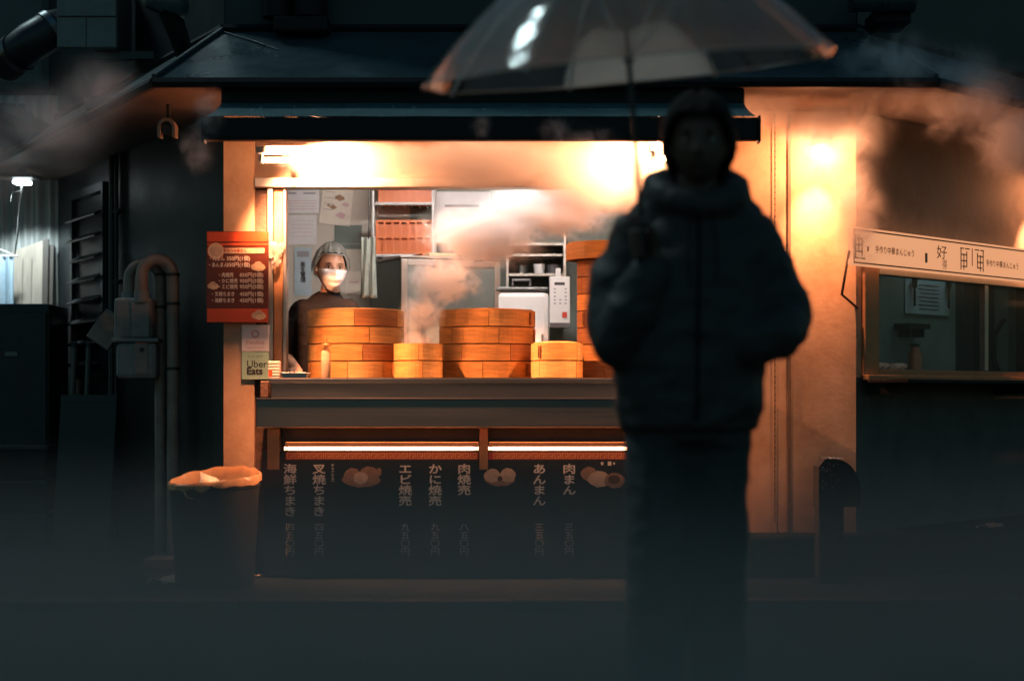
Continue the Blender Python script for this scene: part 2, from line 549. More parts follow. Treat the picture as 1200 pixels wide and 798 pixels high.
rf = sheet([E0, E1, W1, W0], 'roof')
sheet([EL, E0, W0, WL], 'roof')
sheet([E1, ER, WR, W1], 'roof')
MB().tube([E0 + Vector((0, 0, .012)), W0 + Vector((0, 0, .012))], .014, 8).build('hip_cap', 'roof_sheet', rf)
MB().tube([E1 + Vector((0, 0, .012)), W1 + Vector((0, 0, .012))], .014, 8).build('hip_cap', 'roof_sheet', rf)
sf = [(-1.668, -.398), (1.978, -.398), tuple((ER)[:2]), tuple((CR + uR*5.2)[:2]), (1.745, .36), (-1.463, .36), tuple((CL + uL*3.6)[:2]), tuple(EL[:2])]
n = len(sf)
MB().add([(x, y, 2.337) for x, y in sf] + [(x, y, 2.352) for x, y in sf],
         [tuple(range(n)), tuple(reversed(range(n, 2*n)))] + [(i, i+n, (i+1) % n + n, (i+1) % n) for i in range(n)]).build('soffit', 'soffit', B)
for a, b_ in ((EL, E0), (E0, E1), (E1, ER)):
    MB().tube([a + Vector((0, -.012, -.02)), b_ + Vector((0, -.012, -.02))], .026, 6).build('gutter', 'black_metal', B)
for a, b_ in ((WL, W0), (W0, W1), (W1, WR)):
    MB().tube([a + Vector((0, -.01, .01)), b_ + Vector((0, -.01, .01))], .022, 6).build('flashing', 'black_metal', B)
# thin raised line on the roof slope
def on_roof(px, t):
    a = E0.lerp(E1, (px - 180) / 720); b_ = W0.lerp(W1, (px - 262) / 741)
    return a.lerp(b_, t) + Vector((0, -.003, .006))
MB().tube([on_roof(262, .95), on_roof(290, .75), on_roof(312, .56)], [.003, .005, .002], 6).build('roof_line', 'roof_sheet', rf)
# pipes and clamps on the upper wall
for px, w in ((325, .075), (363, .09)):
    p = at(px, 20, .28)
    MB().tube([(p.x, .27, 2.79), (p.x, .27, 4.2)], w, 12).build('downpipe', 'black_metal', B, smooth=True)
p = at(347, 20, .25)
bx('pipe_bracket', 'black_metal', B, p.x - .10, p.x + .17, .14, .352, 2.70, 2.775, .01)

# ------------------------------------------------------------------ awning
A = thing('awning', 'teal retractable awning with a black front bar over the bun stall', 'awning', (0, 0, 0))
ax0, ax1 = -1.369, 1.095
bx('front_bar', 'black_metal', A, ax0, ax1, -.80, -.74, 2.03, 2.132, .008)
bx('end_cap', 'black_metal', A, ax1 + .001, ax1 + .012, -.81, -.73, 2.02, 2.14, .004)
bx('end_cap', 'black_metal', A, ax0 - .012, ax0 - .001, -.81, -.73, 2.02, 2.14, .004)
cl = MB()
nx, ny = 60, 6
for j in range(ny + 1):
    for i in range(nx + 1):
        u = i / nx; v = j / ny
        sag = -.012*math.sin(PI*v) + .003*mnoise.noise(Vector((u*14, v*2, 0)))
        cl.v.append(Vector((ax0 + .01 + (ax1 - ax0 - .02)*u, -.797 + .49*v, 2.136 + .15*v + sag)))
for j in range(ny):
    for i in range(nx):
        a = j*(nx+1) + i
        cl.f.append((a, a+1, a+nx+2, a+nx+1))
cl.build('cloth', 'awning_cloth', A, smooth=True)
bx('cassette', 'black_metal', A, ax0 + .005, ax1 - .005, -.37, -.18, 2.245, 2.334, .012)
for sx in (-1.0, .75):
    MB().tube([(sx, -.25, 2.24), (sx + .3, -.46, 2.16), (sx, -.74, 2.09)], .014, 8).build('folding_arm', 'dark_metal', A, smooth=True)
dr = MB()
for k in range(150):
    x = random.uniform(ax0, ax1)
    if random.random() < .55: y = -.797 + .02*random.random()
    else: y = -.797 + .35*random.random()
    z = 2.136 + .15*(y + .797)/.49 - .012*math.sin(PI*(y + .797)/.49)
    r = random.uniform(.0022, .006)
    dr.ball((x, y, z + .001), (r, r, r*.7), 6, 4)
tag(dr.build('rain_drops', 'droplet', A, smooth=True), kind='stuff')


# ------------------------------------------------------------------ lamps
def tube_lamp(x0, x1, y, z, m, r, label, group=None, housing=True, wall_y=None, zoff=.03):
    t = thing('tube_lamp', label, 'lamp', ((x0 + x1)/2, y, z), group=group)
    h = (x1 - x0)/2
    MB().tube([(-h, 0, 0), (h, 0, 0)], r, 12).build('tube', m, t, smooth=True)
    for s in (-1, 1):
        bx('tube_socket', 'white_plastic', t, min(s*h, s*(h + .02)), max(s*h, s*(h + .02)), -r*1.3, r*1.3, -r*1.3, zoff, .003)
    if housing:
        bx('housing', 'white_plastic', t, -h - .03, h + .03, -.03, .03, zoff, zoff + .035, .005)
    if wall_y is not None:
        bx('wall_arm', 'aluminium', t, -.012, .012, .03, wall_y - y, zoff + .005, zoff + .025)
    return t


p0, p1 = at(308, 188, -.06), at(353, 188, -.06)
tube_lamp(p0.x, p1.x, -.06, p0.z, 'tube_warm', .012, 'short bright tube lamp under the awning above the red price poster', wall_y=.368)
p0, p1 = at(768, 186, -.06), at(815, 186, -.06)
tube_lamp(p0.x, p1.x, -.06, p0.z, 'tube_warm', .012, 'short bright tube lamp under the awning beside the right bamboo stack'.replace('right ', 'tall '), wall_y=.368)
t = tube_lamp(-.75, .45, .64, 2.27, 'tube_inner', .016, 'long tube lamp on the ceiling inside the stall', zoff=.04)
bx('ceiling_plate', 'white_plastic', t, -.4, .4, -.02, .02, .076, .099)
ct = thing('tube_lamp', 'longer glowing orange tube over the black menu board, above the dumpling words', 'lamp', (0, 0, .637))
MB().tube([(-1.105, -.05, 0), (-.163, -.05, 0)], .009, 12).build('tube', 'tube_counter', ct, smooth=True)
bx('reflector', 'bronze_frame', ct, -1.10, -.165, -.055, .034, .016, .03)
for xx in (-1.10, -.18): bx('tube_socket', 'bronze_frame', ct, xx, xx + .015, -.056, -.02, -.014, .0155)
ct = thing('tube_lamp', 'shorter glowing orange tube over the black menu board, above the bun pictures', 'lamp', (0, 0, .637))
MB().tube([(-.115, -.05, 0), (.92, -.05, 0)], .009, 12).build('tube', 'tube_counter', ct, smooth=True)
bx('reflector', 'bronze_frame', ct, -.112, .915, -.055, .034, .016, .03)
for xx in (-.112, .90): bx('tube_socket', 'bronze_frame', ct, xx, xx + .015, -.056, -.02, -.014, .0155)


def can_lamp(M, z, label, energy, glow, color, off=.2, tilt=0):
    t = thing('wall_lamp', label, 'lamp')
    t.matrix_world = M @ Matrix.Translation((0, -off, z))
    MB().lathe([(.001, .075), (.03, .072), (.05, .05), (.058, -.012), (.054, -.012), (.046, .05), (.001, .068)], 20).build('shade', 'dark_metal', t, smooth=True)
    MB().ball((0, 0, .034), (.024, .024, .028), 14, 10).build('bulb', 'lamp_lens', t, smooth=True)
    bx('wall_arm', 'dark_metal', t, -.010, .010, .0, off - .001, .076, .092)
    for kind, e, zz in (('SPOT', energy, -.02), ('POINT', glow, -.04)):
        ld = bpy.data.lights.new('lamp_light', kind)
        ld.energy = e; ld.color = color; ld.shadow_soft_size = .015
        if kind == 'SPOT': ld.spot_size = R(54); ld.spot_blend = 1.0
        lo = bpy.data.objects.new('lamp_light', ld); COL.objects.link(lo); lo.parent = t
        lo.location = (0, 0, zz); lo.rotation_euler = (R(tilt), 0, 0)
    return t


pw = at(955, 180, .35)
can_lamp(Matrix.Translation((pw.x, .35, 0)), 2.14, 'small shaded lamp on the plaster wall washing it orange beside the window sign', 80, 18, WARM, .20, 26)
can_lamp(MR @ Matrix.Translation((1.93, 0, 0)), 2.12, 'small shaded lamp above the far end of the cream window sign', 85, 4, WARM, .22, 25)


def added_flood_lamp(x, y, z, aim, label, energy, color, size):  # added lamp, brightens the steamers and leaves the road dark
    """added hooded spotlight hung under the awning, aimed into the stall"""
    t = thing('added_spot_lamp', label, 'lamp', (x, y, z))
    d = (Vector(aim) - Vector((x, y, z))).normalized()
    Q = d.to_track_quat('-Z', 'Y').to_matrix().to_4x4()
    MB().lathe([(.001, .09), (.03, .09), (.045, .06), (.052, 0), (.048, 0), (.042, .055), (.001, .08)], 20).xf(Q).build('shade', 'black_metal', t, smooth=True)
    MB().lathe([(.001, .03), (.02, .035), (.025, .055), (.001, .078)], 14).xf(Q).build('bulb', 'lamp_lens', t, smooth=True)
    MB().tube([Q @ Vector((0, 0, .085)), Vector((0, .0, .245 - 0) if False else (0, 0, 2.334 - z))], .008, 8).build('stem', 'black_metal', t)
    ld = bpy.data.lights.new('lamp_light', 'SPOT')
    ld.energy = energy; ld.color = color; ld.spot_size = R(size); ld.spot_blend = .7; ld.shadow_soft_size = .03
    lo = bpy.data.objects.new('lamp_light', ld); COL.objects.link(lo); lo.parent = t
    lo.matrix_local = Q @ Matrix.Translation((0, 0, .02))
    return t


added_flood_lamp(-1.12, -.12, 2.20, (-.45, .55, 1.0), 'added hooded black spotlight under the awning near the poster side, aimed at the steamers', 900, WARM, 104)
added_flood_lamp(.86, -.12, 2.20, (.1, .6, 1.05), 'added hooded black spotlight under the awning near the tall stack, aimed at the steamers', 560, WARM, 110)

t = tube_lamp(-.95, .75, -.14, 2.215, 'added_awning_tube', .012, 'added long shielded orange tube, out of view behind the awning bar', zoff=.03)  # added unseen lamp, evens the light on steam and steamers
bx('shield', 'black_metal', t, -.93, .93, -.034, -.030, -.075, .064)  # added plate, keeps that tube's light off the street
bx('hanger', 'black_metal', t, -.6, -.58, -.02, .02, .066, .118); bx('hanger', 'black_metal', t, .58, .60, -.02, .02, .066, .118)

# ------------------------------------------------------------------ counter
K = thing('stall_counter', 'stainless steel serving counter of the bun stall with a dark lower front', 'counter', (0, 0, 0))
kx1 = 1.095
bx('counter_top', 'steel', K, -1.20, kx1 - .02, .09, .84, .955, .98, .004)
bx('upper_panel', 'steel_dull', K, -1.19, kx1 - .03, .12, .80, .876, .954)
bx('front_panel', 'steel', K, -1.25, kx1, .0, .80, .735, .875, .006)
bx('panel_lip', 'steel', K, -1.252, kx1 + .002, -.004, .03, .8755, .8825, .001)
bx('recess_panel', 'dark_metal', K, -1.14, kx1 - .01, .10, .78, .55, .734)
bx('post', 'bronze_frame', K, -1.20, -1.141, .036, .78, .53, .734, .003)
bx('post', 'bronze_frame', K, -.160, -.118, .036, .099, .53, .734, .003)
bx('lower_body', 'dark_metal', K, -1.20, kx1 - .01, .10, .78, 0, .549)
bx('corner_bracket', 'rusty_panel', K, -1.243, -1.205, .10, .30, .885, .965, .004)

# ------------------------------------------------------------------ black menu board under the counter
S = thing('menu_board', 'black menu board with cream Japanese lettering below the steel counter', 'menu board', (0, .05, 0))
bx('panel', 'board_black', S, -1.22, .985, 0, .03, .012, .619, .004)
bx('border_strip', 'board_red', S, -1.11, -.165, -.004, -.001, .580, .616)
bx('border_strip', 'board_red', S, -.115, .93, -.004, -.001, .580, .616)
mk = MB()
x = -1.105
w = .0042
while x < .90:
    if not (-.185 < x < -.11):
        # one meander unit: a squared spiral made of bars
        def bar(a, b_, c, d):
            mk.box(x + a, x + b_, -.0062, -.0045, .584 + c, .584 + d)
        bar(0, .032, .024, .024 + w); bar(0, w, 0, .024); bar(0, .024, 0, w)
        bar(.024 - w, .024, w, .016); bar(.010, .024 - w, .016 - w, .016); bar(.032 - w, .032, 0, .024)
    x += .0375
tag(mk.build('meander_pattern', 'board_gold', S), kind='stuff')
rows = [(340, '海鮮ちまき', '四五〇円'), (374, '叉焼ちまき', '四五〇円'), (475, 'エビ焼売', '九五〇円'), (510, 'かに焼売', '九五〇円'),
        (544, '肉焼売', '八五〇円'), (632, 'あんまん', '三五〇円'), (667, '肉まん', '三五〇円')]
for px, a, b_ in rows:
    xx = at(px, 0, .05).x
    letter(a, .052, 'lettering_cream', S, xx, -.004, .515, vertical=True, bold=.0012, spacing=1.0, sx=1.3)
    letter(b_, .040, 'lettering_cream', S, xx, -.004, .235, vertical=True, bold=0, spacing=1.0, sx=1.2)
letter('チャーシュー', .018, 'lettering_cream', S, at(390, 0, .05).x, -.004, .545, vertical=True, bold=.0006, spacing=.85)


def picture(px, py, items, name='food_picture'):
    c = at(px, py, .05)
    first = None
    for k, (dx, dz_, rx, rz_, m) in enumerate(items):
        q = MB()
        pts = [(rx*math.cos(2*PI*i/18)*(1 + .06*math.sin(5*i + k)), rz_*math.sin(2*PI*i/18)*(1 + .05*math.sin(3*i))) for i in range(18)]
        q.prism([(c.x + dx + a, c.z + dz_ + b_) for a, b_ in pts], -.003 - k*.0006, -.001)
        o = q.build(name if first is None else 'food_piece', m, S if first is None else first)
        first = first or o


picture(424, 560, [(0, -.01, .095, .035, 'bun_shade'), (-.045, .012, .042, .038, 'bun_shade'), (.035, .015, .05, .042, 'bun_shade'), (-.005, .0, .035, .03, 'bun'), (.085, .03, .012, .02, 'bun_shade')])
picture(586, 559, [(0, -.012, .075, .032, 'bun_shade'), (-.038, .008, .04, .034, 'bun'), (.038, .01, .038, .035, 'bun'), (0, -.006, .012, .012, 'ink_brown')])
picture(707, 560, [(-.07, .02, .04, .035, 'bun_shade'), (-.02, -.005, .055, .04, 'bun'), (.055, -.012, .05, .038, 'bun_shade'), (.052, -.008, .03, .022, 'ink_brown')])
for dx, s in ((-.012, .012), (.022, .017), (.048, .009)):
    c = at(707, 543, .05)
    bx('price_tag', 'lettering_cream', S, c.x + dx, c.x + dx + s, -.004, -.001, c.z - s*.6, c.z + s*.6)

# ------------------------------------------------------------------ price poster and stickers
P = thing('price_poster', 'red and brown price poster with white prices hung on the plaster pilaster', 'poster', (-1.3855, .30, 1.26))
W, H = .1565, .462
bx('panel', 'poster_brown', P, -W, W, 0, .012, 0, H, .002)
bx('top_band', 'poster_red', P, -W + .004, W - .004, -.002, -.0003, H - .052, H - .004)
bx('top_band', 'poster_red', P, -W + .004, W - .004, -.002, -.0003, H - .072, H - .060)
bx('bottom_band', 'poster_red', P, -W + .004, W - .004, -.002, -.0003, .004, .072)
bx('title_bar', 'poster_cream', P, -.075, W - .02, -.003, -.0005, H - .112, H - .085)
for i, (rr, mm) in enumerate(((.044, 'poster_red'), (.040, 'poster_cream'), (.032, 'bun'))):
    o = MB().prism([(-W + .048 + rr*math.cos(2*PI*k/24), H - .10 + rr*math.sin(2*PI*k/24)) for k in range(24)], -.003 - i*.001, -.0005)
    o.build('badge', mm, P)
for cx, cz, r_ in ((.105, .285, .034), (-W + .034, .188, .027), (.108, .04, .034), (.11, H - .098, .02)):
    first = None
    for k, (dx, dz_, f) in enumerate(((-.45, -.1, .62), (.4, -.15, .66), (0, .25, .6), (.05, -.35, .5))):
        rr = r_*f
        o = MB().prism([(cx + dx*r_ + rr*math.cos(2*PI*j/16)*(1 + .07*math.sin(3*j + k)), cz + dz_*r_ + rr*.8*math.sin(2*PI*j/16)*(1 + .06*math.cos(2*j))) for j in range(16)], -.0035 - .0005*k, -.0006)
        o = o.build('bun_picture' if first is None else 'bun_piece', 'poster_cream' if k % 2 else 'bun', P if first is None else first)
        first = first or o
lines = [(.315, '・肉まん', '350円(1個)', -.145, -.055), (.283, '・あんまん', '350円(1個)', -.15, -.055), (.232, '・肉焼売', '850円(5個)', -.10, .012),
         (.202, '・かに焼売', '950円(5個)', -.10, .012), (.173, '・エビ焼売', '950円(5個)', -.10, .012), (.136, '・叉焼ちまき', '450円(1個)', -.135, .012),
         (.104, '・海鮮ちまき', '450円(1個)', -.135, .012)]
for z, a, b_, xa, xb in lines:
    letter(a, .025, 'lettering_cream', P, xa, -.005, z, align='LEFT', bold=.0006, sx=.82)
    letter(b_, .026, 'lettering_cream', P, xb, -.005, z, align='LEFT', bold=.0006)
letter('手作り中華まん', .021, 'ink_red', P, -.07, -.0045, H - .106, align='LEFT', bold=.0006, sx=.8)

T = thing('sticker', 'white delivery sticker with a faint pink logo below the price poster', 'sticker', (-1.30, .338, 1.117))
bx('panel', 'paper', T, -.070, .070, 0, .008, 0, .135, .002)
MB().lathe([(.012, 0), (.021, 0)], 20).xf(Matrix.Translation((0, -.001, .088)) @ Matrix.Rotation(R(90), 4, 'X')).build('logo', 'ink_pink', T)
letter('Foodies', .030, 'ink_pink', T, 0, -.001, .036, bold=.0004)
bx('small_print', 'ink_pink', T, -.045, .045, -.001, -.0003, .018, .021)
T = thing('sticker', 'mint green sticker with two lines of dark lettering under the white one', 'sticker', (-1.30, .338, .975))
bx('panel', 'mint', T, -.070, .070, 0, .008, 0, .139, .002)
letter('Uber', .050, 'ink', T, -.045, -.001, .062, align='LEFT', bold=.0003)
letter('Eats', .050, 'ink', T, -.045, -.001, .026, align='LEFT', bold=.0022)
letter('オーダー受付中', .011, 'ink', T, 0, -.001, .112)
t = thing('plastic_bag', 'small crumpled pale plastic bag clipped beside the price poster', 'bag', (-1.195, .34, 1.66))
q = MB()
for i in range(9):
    for j in range(9):
        u, v = i/8 - .5, j/8
        q.v.append(Vector((u*.09*(1.15 - v*.8) + .012*mnoise.noise(Vector((u*6, v*5, 1))), -.015*math.cos(u*PI) + .018*mnoise.noise(Vector((u*7, v*7, 4))), -v*.12 + .03*u)))
for i in range(8):
    for j in range(8):
        q.f.append((i*9+j, (i+1)*9+j, (i+1)*9+j+1, i*9+j+1))
q.build('film', 'bag_film', t, smooth=True)
bx('clip', 'white_plastic', t, -.03, .0, -.004, .012, -.004, .012)

# ================================================================== BAMBOO STEAMERS
_arc = {}


def steamer(x, y, z, r, h, label, group, seed, tone=None, lid=False):
    rnd = random.Random(seed)
    t = thing('bamboo_steamer', label, 'steamer', (x, y, z), rnd.uniform(0, 6.28), group)
    nst = 6 if r > .2 else 4
    g = .012 if r > .2 else .02
    key = (r, h, nst)
    if key not in _arc:
        me = MB().lathe([(r - .010, .003), (r, .003), (r, h - .003), (r - .010, h - .003)], 10, 0, 2*PI/nst - g*1.0, closed_prof=True).mesh('wall_strip')
        for p_ in me.polygons: p_.use_smooth = False
        _arc[key] = (me, MB().lathe([(r - .018, .0), (r - .0105, .0), (r - .0105, h - .001), (r - .018, h - .001)], 40, closed_prof=True).mesh('inner_ring'),
                     MB().lathe([(.001, .006), (r - .019, .006), (r - .019, .012), (.001, .012)], 24).mesh('base_mat'),
                     MB().tube([(r + .002, -.012, .012), (r + .004, -.012, h - .012)], .003, 6).tube([(r + .002, .0, .012), (r + .004, .0, h - .012)], .003, 6).mesh('lashing'))
    me, ring, base, lash = _arc[key]
    for k in range(nst):
        m = tone or rnd.choice(['bamboo', 'bamboo_pale', 'bamboo', 'bamboo_pale', 'bamboo_dark' if rnd.random() < .3 else 'bamboo'])
        kk = me.name + m
        if kk not in _arc:
            c_ = me.copy(); c_.materials.clear(); c_.materials.append(MATS[m]); _arc[kk] = c_
        o = bpy.data.objects.new('wall_strip', _arc[kk]); COL.objects.link(o); o.parent = t
        o.rotation_euler.z = 2*PI*k/nst
    for nm, d, m in (('inner_ring', ring, 'bamboo_dark'), ('base_mat', base, 'bamboo'), ('lashing', lash, 'bamboo_dark')):
        if not d.materials: d.materials.append(MATS[m])
        if nm == 'base_mat' and r < .2: continue
        o = bpy.data.objects.new(nm, d); COL.objects.link(o); o.parent = t
    if lid:
        MB().lathe([(.001, h + .012), (r*.6, h + .010), (r - .012, h + .004), (r - .012, h - .004)], 36).build('lid', 'bamboo_pale', t, smooth=True)
    return t


ORD = ['bottom', 'second', 'third', 'top']
ZC = .981
for k in range(4):
    steamer(-.80, .45, ZC + k*.0865, .247, .086, f'wide bamboo steamer, {ORD[k]} tier of the stack behind the sauce bottle', 'wide steamers behind the sauce bottle', 10 + k, lid=(k == 3))
    steamer(-.127, .47, ZC + k*.0865, .247, .086, f'wide bamboo steamer, {ORD[k]} tier of the stack between the two low stacks', 'wide steamers between the low stacks', 20 + k, lid=(k == 3))
for k in range(2):
    w_ = ('lower', 'upper')[k]
    steamer(-.470, .235, ZC + k*.0865, .122, .086, f'small bamboo steamer, {w_} tier of the low stack giving off steam', 'small steamers giving off steam', 30 + k)
    steamer(.225, .235, ZC + k*.0865, .130, .086, f'small bamboo steamer, {w_} tier of the low stack near the control panel', 'small steamers near the control panel', 41 + k, lid=(k == 1))
for k in range(7):
    steamer(.475, .50, ZC + k*.0865, .140, .086, f'small bamboo steamer, number {k+1} from the counter up in the tall stack'.replace('number 1', 'first').replace('number 2', 'second').replace('number 3', 'third').replace('number 4', 'fourth').replace('number 5', 'fifth').replace('number 6', 'sixth').replace('number 7', 'seventh'), 'small steamers in the tall stack', 50 + k, tone=random.choice(['bamboo', 'bamboo_dark', 'bamboo']))
steamer(.475, .50, ZC + 7*.0865, .198, .088, 'wide bamboo steamer crowning the tall narrow stack', 'small steamers in the tall stack', 60, tone='bamboo', lid=True)

# sauce bottle, price block, tray
t = thing('sauce_bottle', 'small clear sauce bottle half full of dark sauce before the wide steamers', 'bottle', (*at(382, 0, .13)[:2], .981))
MB().lathe([(.001, .0), (.021, .0), (.0215, .004), (.0215, .075), (.001, .075)], 16).build('sauce', 'soy', t, smooth=True)
MB().lathe([(.001, -.0005), (.0235, -.0005), (.024, .004), (.024, .125), (.018, .14), (.012, .15), (.012, .158)], 16).build('bottle_body', 'bottle_clear', t, smooth=True)
MB().lathe([(.001, .1585), (.027, .1585), (.027, .166), (.006, .17), (.006, .198), (.001, .2)], 14).build('cap', 'bamboo_dark', t, smooth=True)
t = thing('counter_box', 'small cream checked box standing on the counter below the mint sticker', 'box', (*at(321, 0, .2)[:2], .981))
bx('carton', 'paper_cream', t, -.028, .028, 0, .05, 0, .085, .002)
for i in range(5):
    bx('check_line', 'ink_brown', t, -.0272, .0272, -.0012, -.0004, .012 + i*.015, .0135 + i*.015)
bx('label_patch', 'poster_red', t, -.026, -.008, -.0016, -.0005, .01, .04)
t = thing('paper_tray', 'shallow white tray on the counter beside the wide steamers', 'tray', (*at(345, 0, .16)[:2], .981))
q = MB().add([(-.055, 0, 0), (.055, 0, 0), (.055, .12, 0), (-.055, .12, 0), (-.068, -.012, .026), (.068, -.012, .026), (.068, .132, .026), (-.068, .132, .026)],
             [(0, 1, 2, 3), (0, 4, 5, 1), (1, 5, 6, 2), (2, 6, 7, 3), (3, 7, 4, 0)])
o = q.build('tray_shell', 'paper', t); s_ = o.modifiers.new('s', 'SOLIDIFY'); s_.thickness = .002
bx('napkin_stack', 'paper', t, -.05, .05, .01, .11, .002, .022)

# ================================================================== INSIDE THE STALL
t = thing('back_counter', 'steel work table along the back of the stall', 'table', (0, 0, .05))
bx('table_top', 'steel', t, -.86, 1.05, 1.35, 2.18, .80, .84, .006)
for xx in (-.82, 1.0):
    for yy in (1.39, 2.12):
        bx('leg', 'steel_dull', t, xx - .02, xx + .02, yy - .02, yy + .02, .002, .80)
bx('lower_shelf', 'steel_dull', t, -.84, 1.03, 1.42, 2.1, .25, .27)

ov = thing('steam_cabinet', 'steel steaming cabinet with a dark green side and a framed pale front', 'oven', (-.36, 1.50, .891), R(24))
bx('cabinet_side', 'oven_side', ov, -.30, .31, .0, .50, .0, .775, .008)
bx('door', 'oven_front', ov, -.285, .295, -.022, -.001, .03, .74, .006)
bx('door_frame', 'aluminium', ov, -.298, -.262, -.030, -.0225, .01, .77, .003)
bx('door_frame', 'aluminium', ov, .272, .308, -.030, -.0225, .01, .77, .003)
bx('door_frame', 'aluminium', ov, -.261, .271, -.031, -.0225, .735, .77, .003)
bx('top_plate', 'aluminium', ov, -.305, .315, -.028, .505, .776, .79, .003)
MB().tube([(-.20, -.055, .2), (-.20, -.055, .5)], .011, 8).build('handle', 'steel', ov, smooth=True)
for z in (.2, .5):
    MB().tube([(-.20, -.02, z), (-.20, -.055, z)], .008, 8).build('handle_post', 'steel', ov)

# trays and boxes on top of the cabinet
t = thing('serving_tray', 'flat reddish tray lying on the steaming cabinet', 'tray', (-.40, 1.68, 1.682), R(24))
MB().prism([(-.16, 0), (.16, 0), (.175, .02), (.165, .02), (.155, .006), (-.155, .006), (-.165, .02), (-.175, .02)], -.11, .11).build('tray_shell', 'orange_plastic', t)
bx('cloth', 'poster_cream', t, -.11, .07, -.06, .06, .007, .03, .008)
t = thing('spice_tin', 'dark red tin standing on the steaming cabinet', 'tin', (-.16, 1.82, 1.682))
MB().lathe([(.001, 0), (.035, 0), (.035, .10), (.03, .105), (.001, .105)], 16).build('tin_body', 'red_plastic', t, smooth=True)
MB().lathe([(.037, .09), (.037, .107), (.001, .108)], 16).build('lid', 'grey_plastic', t, smooth=True)

# wire rack with orange crates on the back wall
t = thing('wire_rack', 'white wire rack fixed to the back wall above the steaming cabinet', 'rack', (0, 2.0, 0))
a = at(438, 300, 1.96); b_ = at(508, 205, 1.96)
for z in (1.72, at(0, 240, 1.96).z, 2.25):
    MB().tube([(a.x, -.10, z), (b_.x, -.10, z)], .009, 6).build('rail', 'white_plastic', t)
    for k in range(9):
        xx = a.x + (b_.x - a.x)*k/8
        MB().tube([(xx, -.10, z), (xx, .19, z)], .0035, 5).build('wire', 'white_plastic', t)
for xx in (a.x, b_.x):
    MB().tube([(xx, -.10, 1.70), (xx, -.10, 2.27)], .009, 6).build('upright', 'white_plastic', t)
    MB().tube([(xx, .18, 1.70), (xx, .18, 2.27)], .009, 6).build('upright', 'white_plastic', t)


def crate(x, y, z, w, h, d, label):
    t = thing('plastic_crate', label, 'crate', (x, y, z))
    for k in range(3):
        zz = h*k/2*.94
        bx('rim', 'orange_plastic', t, -w/2, w/2, 0, d, zz, zz + .014, .002)
    for k in range(8):
        xx = -w/2 + .008 + (w - .016)*k/7
        bx('slat', 'orange_plastic', t, xx - .007, xx + .007, -.004, .004, .006, h*.98)
    bx('liner', 'orange_plastic', t, -w/2 + .01, w/2 - .01, .03, d - .01, .016, h*.9)
    return t


cx = (a.x + b_.x)/2
crate(cx + .005, 1.935, 1.731, .34, .20, .22, 'orange plastic crate on the lower shelf of the wire rack')
crate(cx + .01, 1.935, at(0, 240, 1.96).z + .011, .32, .16, .22, 'orange plastic crate on the middle shelf of the wire rack')

# towel on a hook
t = thing('hanging_towel', 'grey green towel hanging from a hook beside the steaming cabinet', 'towel', at(432, 278, 1.30))
q = MB()
for i in range(9):
    for j in range(15):
        u = i/8 - .5; v = j/14
        q.v.append(Vector((u*.075*(1.0 + .25*v), .012*math.sin(u*13 + v*2), -v*.34)))
for i in range(8):
    for j in range(14):
        q.f.append((i*15+j, (i+1)*15+j, (i+1)*15+j+1, i*15+j+1))
o = q.build('cloth', 'towel', t, smooth=True); s_ = o.modifiers.new('s', 'SOLIDIFY'); s_.thickness = .006
MB().tube([(0, .0, -.01), (0, -.012, .012), (0, .005, .03), (0, .02, 1.0)], .004, 6).build('hook', 'steel', t)

# rice cooker like warmer with its control panel, shelves behind
t = thing('food_warmer', 'white food warmer with a lid beside the control panel', 'warmer', (*at(617, 0, 1.75)[:2], .891))
bx('drum', 'white_plastic', t, -.185, .13, -.16, .16, 0, .60, .03)
bx('lid', 'steel_dull', t, -.18, .125, -.165, .155, .601, .625, .008)
MB().tube([(-.08, -.06, .626), (-.08, -.06, .67), (.02, -.06, .67), (.02, -.06, .626)], .010, 8).build('lid_handle', 'grey_plastic', t, smooth=True)
MB().tube([(.09, -.158, .26), (.09, -.185, .27), (.09, -.185, .34), (.09, -.158, .35)], .007, 6).build('latch', 'grey_plastic', t, smooth=True)
bx('badge', 'grey_plastic', t, .07, .11, -.1635, -.1605, .20, .215)
pA, pB = at(644, 384, 1.6), at(668, 324, 1.6)
t = thing('control_box', 'white control box with rows of buttons and one red button', 'control panel', (pA.x, 1.6, pA.z))
w_, h_ = pB.x - pA.x, pB.z - pA.z
bx('case', 'white_plastic', t, 0, w_, 0, .10, 0, h_, .006)
bx('base_band', 'grey_plastic', t, .002, w_ - .002, -.004, -.0005, .002, .028)
bx('display', 'ink', t, .028, w_ - .03, -.003, -.0005, h_ - .05, h_ - .034)
for r_, n_ in ((.072, 2), (.092, 2), (.115, 2), (.135, 3), (.155, 3)):
    for k in range(n_):
        xx = .03 + (w_ - .055)*k/max(1, n_ - 1)
        bx('button', 'ink_grey', t, xx - .006, xx + .006, -.003, -.0005, h_ - r_ - .004, h_ - r_ + .004)
bx('red_button', 'red_plastic', t, w_ - .045, w_ - .018, -.006, -.0005, .058, .09, .002)
bx('bracket', 'steel_dull', t, .02, w_ - .02, .101, .55, .02, .05)
bx('knob', 'white_plastic', t, w_*.3, w_*.55, .02, .06, h_ + .0005, h_ + .05, .006)
t = thing('wall_shelf', 'steel shelf unit with three thin shelves behind the food warmer', 'shelf', (0, 0, 0))
for py in (286, 299, 322):
    p = at(600, py, 1.95); p2 = at(660, py, 1.95)
    bx('shelf_board', 'aluminium', t, p.x - .02, p2.x, 1.95, 2.198, p.z - .008, p.z + .008, .002)
bx('shelf_side', 'aluminium', t, at(597, 0, 1.95).x - .02, at(597, 0, 1.95).x - .005, 1.96, 2.198, 1.5, 1.86)
